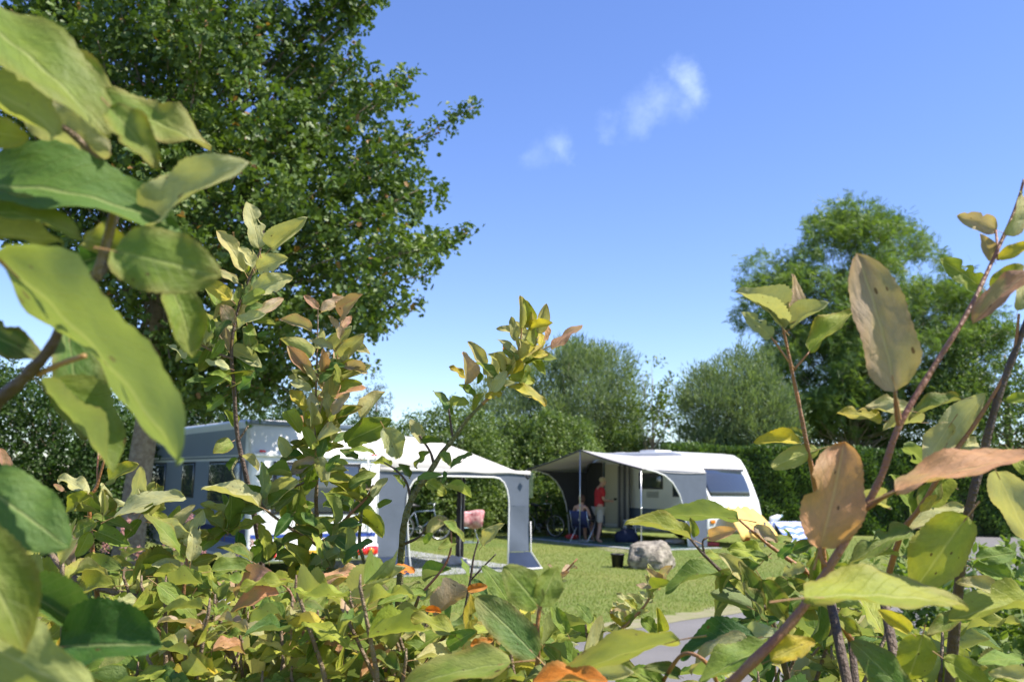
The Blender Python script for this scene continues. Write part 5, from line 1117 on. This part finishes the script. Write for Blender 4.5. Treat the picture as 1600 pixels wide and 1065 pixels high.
# --- low shrub along the bottom middle
E = Shrub('low shrub with large leaves and orange patches along the bottom centre', (.03, .60, 0))
hero(E, .60, [(841, 947, 790, 884, .75, 'g', {'d': .40, 'var': 9}), (842, 946, 872, 884, .7, 'g', {'d': .40, 'var': 2}), (795, 942, 756, 882, .46, 'g', {'d': .58}), (839, 1026, 744, 929, .52, 'dg', {'d': .50, 'var': 0}), (726, 1001, 738, 929, .38, 'yl', {'var': 7}), (712, 994, 643, 958, .34, 'gy'), (730, 922, 762, 915, .5, 'or', {'d': .68}), (664, 952, 690, 956, .5, 'or', {'d': .68}), (735, 1008, 770, 998, .5, 'or'), (700, 1010, 740, 985, .5, 'g'),
  (800, 1035, 622, 1068, .32, 'g', {'d': .44, 'var': 0}), (1062, 1000, 864, 1056, .22, 'gy', {'d': .42, 'var': 0, 'u': True}), (828, 1070, 948, 1056, .26, 'or', {'d': .42}), (886, 989, 861, 944, .5, 'g'), (870, 1000, 910, 985, .4, 'gy'), (850, 1010, 880, 1040, .5, 'g'), (780, 1010, 830, 1000, .4, 'dg'), (760, 1040, 800, 1020, .4, 'gy'), (900, 1070, 990, 1050, .4, 'pg', {'d': .45}),
  (1003, 965, 1032, 992, .58, 'g', {'d': .66}), (1030, 986, 1028, 949, .5, 'gy', {'d': .66}), (975, 978, 953, 953, .6, 'yl', {'d': .66}), (990, 960, 974, 980, .6, 'g', {'d': .66}), (985, 948, 966, 925, .35, 'pg', {'d': .66}), (990, 955, 963, 945, .35, 'pg', {'d': .66}), (1025, 920, 1012, 887, .35, 'bf', {'d': .66}), (1030, 912, 1049, 918, .45, 'g', {'d': .66}), (1032, 905, 1046, 884, .4, 'bf', {'d': .66}), (1018, 935, 1010, 918, .5, 'pg', {'d': .66}), (1020, 940, 1002, 936, .4, 'pg', {'d': .66}),
  (925, 972, 902, 942, .6, 'g', {'d': .64}), (920, 990, 928, 958, .5, 'gy', {'d': .64}), (940, 985, 985, 990, .3, 'g', {'d': .64}), (930, 1000, 905, 990, .5, 'g', {'d': .64}), (872, 915, 858, 880, .35, 'bf', {'d': .60}), (882, 900, 900, 880, .3, 'bf', {'d': .60}), (876, 905, 890, 893, .4, 'pk', {'d': .60}), (868, 920, 884, 905, .3, 'pg', {'d': .60}), (1000, 1000, 960, 1010, .4, 'dg', {'d': .62}), (1060, 1055, 1010, 1040, .4, 'dg', {'d': .5}), (1040, 1065, 985, 1050, .4, 'g', {'d': .5})], .02)
E.stem([(830, 1120, .62), (840, 1030, .60), (842, 955, .60), (868, 912, .60), (902, 872, .60)], [.0024, .0018, .0013, .0009, .0005], 'twig_orange')
E.stem([(930, 1110, .68), (955, 1005, .66), (985, 970, .66), (1008, 945, .66), (1022, 918, .66), (1034, 890, .66)], [.0022, .0016, .0012, .001, .0008, .0005], 'petiole')
E.stem([(925, 1040, .64), (918, 1000, .64), (915, 975, .64)], [.0014, .001, .0008], 'twig_brown')
E.stem([(1035, 1065, .5), (1062, 1025, .48), (1085, 1022, .47), (1108, 1040, .47), (1122, 1070, .48)], [.0012, .0011, .001, .0011, .0013], 'twig_orange')
for b_ in ((830, 1120, .62), (930, 1110, .68), (925, 1040, .64)):
    q = dp(*b_); E.stem([V((.03, .60, 0)), V((.04, .60, .8)), q], [.008, .006, .0022], 'twig_dark')
for i in range(16):
    x = E.rg.uniform(700, 1000); y = E.rg.uniform(1000, 1110); d = E.rg.uniform(.58, .9)
    if x > 950 and y < 1060: continue
    E.whorl(dp(x, y, d), E.rg.randint(4, 6), E.rg.uniform(.038, .055), ['g', 'g', 'gy', 'dg', 'pg'], el=(-5, 40))
E.fill([(975, 975), (1008, 945), (1024, 912)], .66, 14, (18, 32), ['pg', 'g', 'bf', 'gy'], 8)
E.close()

# --- lower right shrub
G = Shrub('leafy shrub with orange brown twigs below the farther caravan', (.30, .62, 0))
hero(G, .60, [(1154, 811, 1016, 801, .25, 'g', {'u': True, 'var': 0}), (1078, 841, 979, 811, .28, 'gy', {'var': 3}), (1086, 838, 1081, 811, .5, 'g'), (1108, 839, 1149, 826, .5, 'rd', {'var': 3}), (1127, 900, 1040, 908, .24, 'g'), (1187, 881, 1110, 974, .30, 'dg', {'var': 3}), (1196, 868, 1141, 854, .45, 'gy'), (1263, 900, 1187, 931, .38, 'g'), (1158, 897, 1127, 865, .5, 'pg'), (1178, 822, 1216, 846, .5, 'bf'), (1258, 884, 1221, 895, .6, 'pg', {'var': 7}), (1187, 965, 1124, 986, .3, 'dg'), (1224, 965, 1162, 975, .3, 'dk'), (1190, 904, 1228, 966, .5, 'g'), (1180, 995, 1059, 1010, .3, 'dk', {'d': .5}), (1155, 1000, 1221, 985, .42, 'pg', {'d': .52, 'var': 6}), (1202, 1010, 1090, 1062, .3, 'g', {'d': .46}), (1170, 1000, 1070, 1035, .22, 'pg', {'d': .48}),
  (1218, 870, 1240, 850, .5, 'dg'), (1240, 860, 1275, 845, .5, 'dk'), (1230, 905, 1270, 930, .5, 'g'), (1215, 930, 1240, 960, .5, 'dk'), (1250, 935, 1220, 955, .5, 'dg'), (1150, 890, 1125, 925, .4, 'g'), (1200, 875, 1170, 860, .4, 'g'), (1205, 850, 1240, 838, .4, 'g'), (1262, 885, 1290, 870, .5, 'g'), (1140, 905, 1165, 925, .4, 'gy'), (1205, 905, 1185, 945, .5, 'g'), (1100, 870, 1135, 872, .35, 'gy', {'d': .66})], .02)
G.stem([(1240, 1100, .66), (1205, 965, .62), (1170, 935, .61), (1140, 905, .60), (1100, 866, .60), (1076, 838, .60)], [.0028, .002, .0017, .0014, .0011, .0007], 'twig_dark')
G.stem([(1330, 1000, .62), (1268, 902, .60), (1230, 872, .60), (1195, 846, .60), (1155, 812, .60)], [.0022, .0017, .0014, .0011, .0007], 'twig_orange')
G.stem([(1101, 867, .60), (1098, 845, .60), (1110, 838, .6)], [.0009, .0007, .0006], 'twig_dark')
for b_ in ((1240, 1100, .66), (1330, 1000, .62)):
    q = dp(*b_); G.stem([V((.30, .62, 0)), V((.28, .62, .8)), q], [.008, .006, .0025], 'twig_dark')
for i in range(26):
    x = G.rg.uniform(1090, 1480); y = G.rg.uniform(930, 1110); d = G.rg.uniform(.62, 1.0)
    if x < 1200 and y < 1000: continue
    G.whorl(dp(x, y, d), G.rg.randint(4, 6), G.rg.uniform(.038, .055), ['g', 'dg', 'gy', 'dg', 'g', 'pg'], el=(-10, 35))
G.fill([(1215, 985), (1180, 950)], .61, 6, (50, 80), ['g', 'dg', 'gy'])
G.fill([(1310, 970), (1275, 925)], .60, 8, (50, 80), ['g', 'dg', 'gy', 'g'])
G.close()

# --- near right shrub, reddish shoots
H = Shrub('tall reddish stemmed shrub with buff and red leaves at the right picture edge', (.30, .42, 0))
hero(H, .44, [(1399, 612, 1346, 393, .44, 'bf', {'d': .41, 'var': 0}), (1558, 360, 1497, 336, .55, 'bf', {'d': .46}), (1553, 406, 1536, 369, .5, 'bf'), (1532, 448, 1473, 405, .55, 'gy', {'var': 7, 'd': .5}), (1572, 368, 1608, 298, .38, 'pg'), (1560, 405, 1615, 378, .45, 'yl'), (1610, 424, 1517, 500, .34, 'pk', {'d': .42}), (1548, 452, 1600, 412, .5, 'gy'), (1590, 485, 1602, 440, .5, 'pg'),
  (1222, 511, 1154, 451, .28, 'pg', {'d': .55}), (1225, 513, 1187, 469, .4, 'pg', {'d': .55, 'var': 3}), (1227, 506, 1243, 427, .34, 'bf', {'d': .55}), (1235, 513, 1295, 471, .42, 'pg', {'d': .55}), (1265, 549, 1336, 478, .36, 'gy', {'d': .55, 'var': 6}), (1206, 527, 1162, 488, .5, 'pg', {'d': .55, 'var': 7}), (1250, 691, 1184, 683, .36, 'yl', {'d': .55}), (1279, 702, 1202, 729, .42, 'gy', {'d': .55, 'u': True}), (1255, 680, 1230, 668, .5, 'dg', {'d': .56}),
  (1378, 656, 1310, 641, .38, 'yl', {'d': .5, 'var': 7}), (1424, 642, 1354, 633, .3, 'pg', {'d': .5}), (1502, 624, 1418, 650, .3, 'g', {'d': .5}), (1474, 702, 1531, 617, .55, 'pg', {'d': .5, 'u': True}), (1487, 660, 1444, 727, .55, 'pg', {'d': .5, 'u': True}), (1572, 626, 1620, 618, .45, 'gy', {'d': .45}), (1440, 660, 1380, 668, .28, 'pg', {'d': .52}), (1500, 700, 1530, 690, .5, 'pg', {'d': .5}),
  (1281, 857, 1322, 690, .62, 'rd', {'d': .42, 'var': 11}), (1399, 768, 1628, 700, .22, 'rd', {'d': .39, 'var': 0}), (1512, 806, 1425, 925, .62, 'gy', {'d': .47, 'var': 2}), (1256, 935, 1516, 932, .25, 'gy', {'d': .36, 'var': 0}), (1625, 945, 1484, 957, .28, 'gy', {'d': .46}), (1556, 735, 1612, 855, .55, 'pg', {'d': .46, 'u': True}), (1442, 990, 1420, 1062, .85, 'gy', {'d': .5, 'var': 9}), (1418, 1085, 1336, 1003, .5, 'dg', {'d': .48}), (1474, 1028, 1555, 1085, .5, 'gy', {'d': .48}), (1562, 932, 1502, 902, .38, 'pg', {'d': .5}), (1525, 872, 1590, 862, .5, 'g', {'d': .52}), (1520, 885, 1585, 905, .45, 'g', {'d': .52}), (1506, 792, 1402, 826, .3, 'pg', {'d': .52}), (1425, 828, 1328, 872, .35, 'g', {'d': .5}), (1404, 868, 1326, 870, .22, 'gy', {'d': .5}), (1382, 791, 1327, 774, .4, 'pg', {'d': .46}), (1422, 987, 1372, 952, .5, 'yl', {'d': .48}), (1204, 1030, 1274, 998, .55, 'yl', {'d': .42, 'var': 6}), (1600, 1030, 1530, 1030, .3, 'g', {'d': .48}), (1620, 1070, 1550, 1045, .4, 'pg', {'d': .46}), (1440, 800, 1462, 770, .4, 'yl', {'d': .5}), (1490, 760, 1450, 740, .4, 'g', {'d': .55}), (1500, 960, 1450, 990, .4, 'g', {'d': .52}), (1575, 700, 1600, 740, .4, 'gy', {'d': .5}), (1340, 900, 1300, 880, .5, 'gy', {'d': .5})], .012)
H.stem([(1100, 1110, .44), (1160, 1050, .42), (1240, 968, .42), (1290, 895, .42), (1345, 805, .42), (1378, 742, .42), (1405, 665, .42), (1458, 575, .425), (1510, 492, .43), (1545, 420, .44), (1585, 330, .45), (1600, 280, .45)], [.003, .0027, .0023, .0021, .0019, .0017, .0016, .0014, .0012, .001, .0008, .0006], 'twig_red')
H.stem([(1404, 665, .42), (1400, 640, .415), (1399, 610, .41)], [.0012, .001, .0009], 'twig_red'); H.stem([(1352, 796, .42), (1378, 778, .41), (1400, 766, .395)], [.0013, .0011, .0009], 'twig_red'); H.stem([(1300, 890, .42), (1284, 875, .42), (1281, 855, .42)], [.0012, .001, .0009], 'twig_red')
H.stem([(1480, 1110, .54), (1500, 900, .52), (1512, 808, .5), (1535, 715, .5), (1560, 620, .5), (1590, 540, .5), (1625, 450, .5)], [.0036, .003, .0026, .0024, .0021, .0019, .0016], 'twig_dark')
H.stem([(1380, 930, .54), (1408, 835, .52), (1440, 790, .51), (1482, 720, .5), (1530, 652, .5), (1580, 565, .5), (1592, 490, .5)], [.002, .0017, .0015, .0014, .0012, .001, .0007], 'twig_orange')
H.stem([(1290, 900, .57), (1275, 770, .56), (1262, 702, .55), (1250, 640, .55), (1236, 572, .55), (1222, 505, .55)], [.0022, .0018, .0015, .0013, .0011, .0007], 'twig_orange')
H.stem([(1240, 578, .55), (1265, 549, .55)], [.0009, .0006], 'twig_orange'); H.stem([(1240, 575, .55), (1215, 540, .55), (1204, 525, .55)], [.0008, .0007, .0005], 'petiole')
H.stem([(1560, 405, .44), (1558, 380, .45), (1556, 360, .46)], [.0008, .0007, .0006], 'twig_red')
for b_ in ((1100, 1110, .44), (1480, 1110, .54), (1380, 930, .54), (1290, 900, .57)):
    q = dp(*b_); H.stem([V((.30, .42, 0)), V((.29, .44, .8)), V((.5 * (.29 + q.x), .46, 1.1)), q], [.009, .007, .005, .0028], 'twig_dark')
for i in range(10):
    x = H.rg.uniform(1380, 1640); y = H.rg.uniform(990, 1110); d = H.rg.uniform(.6, .85)
    H.whorl(dp(x, y, d), H.rg.randint(4, 5), H.rg.uniform(.040, .055), ['g', 'gy', 'gy', 'dg'], el=(-5, 45))
H.fill([(1400, 860), (1440, 790), (1482, 720)], .53, 7, (60, 90), ['pg', 'gy', 'g'])
H.close()

# --- low spreading shrubs filling the bottom edge
def mass(label, base, x0, x1, n, ytop, seed, keys, L=(.036, .052)):
    m = Shrub(label, base); m.rg = random.Random(seed); feet = []
    for i in range(n):
        x = m.rg.uniform(x0, x1); d = m.rg.uniform(.60, 1.08); y = ytop(x) + (1110 - ytop(x)) * m.rg.random() ** 1.1
        f = m.whorl(dp(x, y, d), m.rg.randint(5, 7), m.rg.uniform(*L) * (d / .85) ** .4, keys if i % 8 else ['rd', 'g', 'bf', 'gy', 'yl'], el=(-20, 38))
        feet.append(f)
    for f in feet[::2]:
        b = V(base); m.stem([b, V((b.x + .45 * (f.x - b.x), b.y, f.z * .55)), f + V((0, 0, -.12)), f], [.006, .0045, .003, .0022], m.rg.choice(('twig_dark', 'twig_brown', 'twig_brown')), n=5)
    m.close(); return m
K1 = ['g', 'g', 'gy', 'gy', 'dg', 'gy', 'pg', 'g']
mass('low leafy shrub in the lower left corner below the oak trunk', (-.50, .85, 0), -60, 260, 40, lambda x: 850 + 0 * x, 71, K1)
mass('low leafy shrub below the side wall of the nearer caravan', (-.28, .85, 0), 210, 470, 42, lambda x: 890, 72, K1)
mass('low leafy shrub below the rear lamps of the nearer caravan', (-.12, .85, 0), 430, 640, 36, lambda x: 915, 73, K1)
mass('low leafy shrub below the arched opening of the grey awning', (-.02, .85, 0), 600, 850, 30, lambda x: 960, 74, K1)
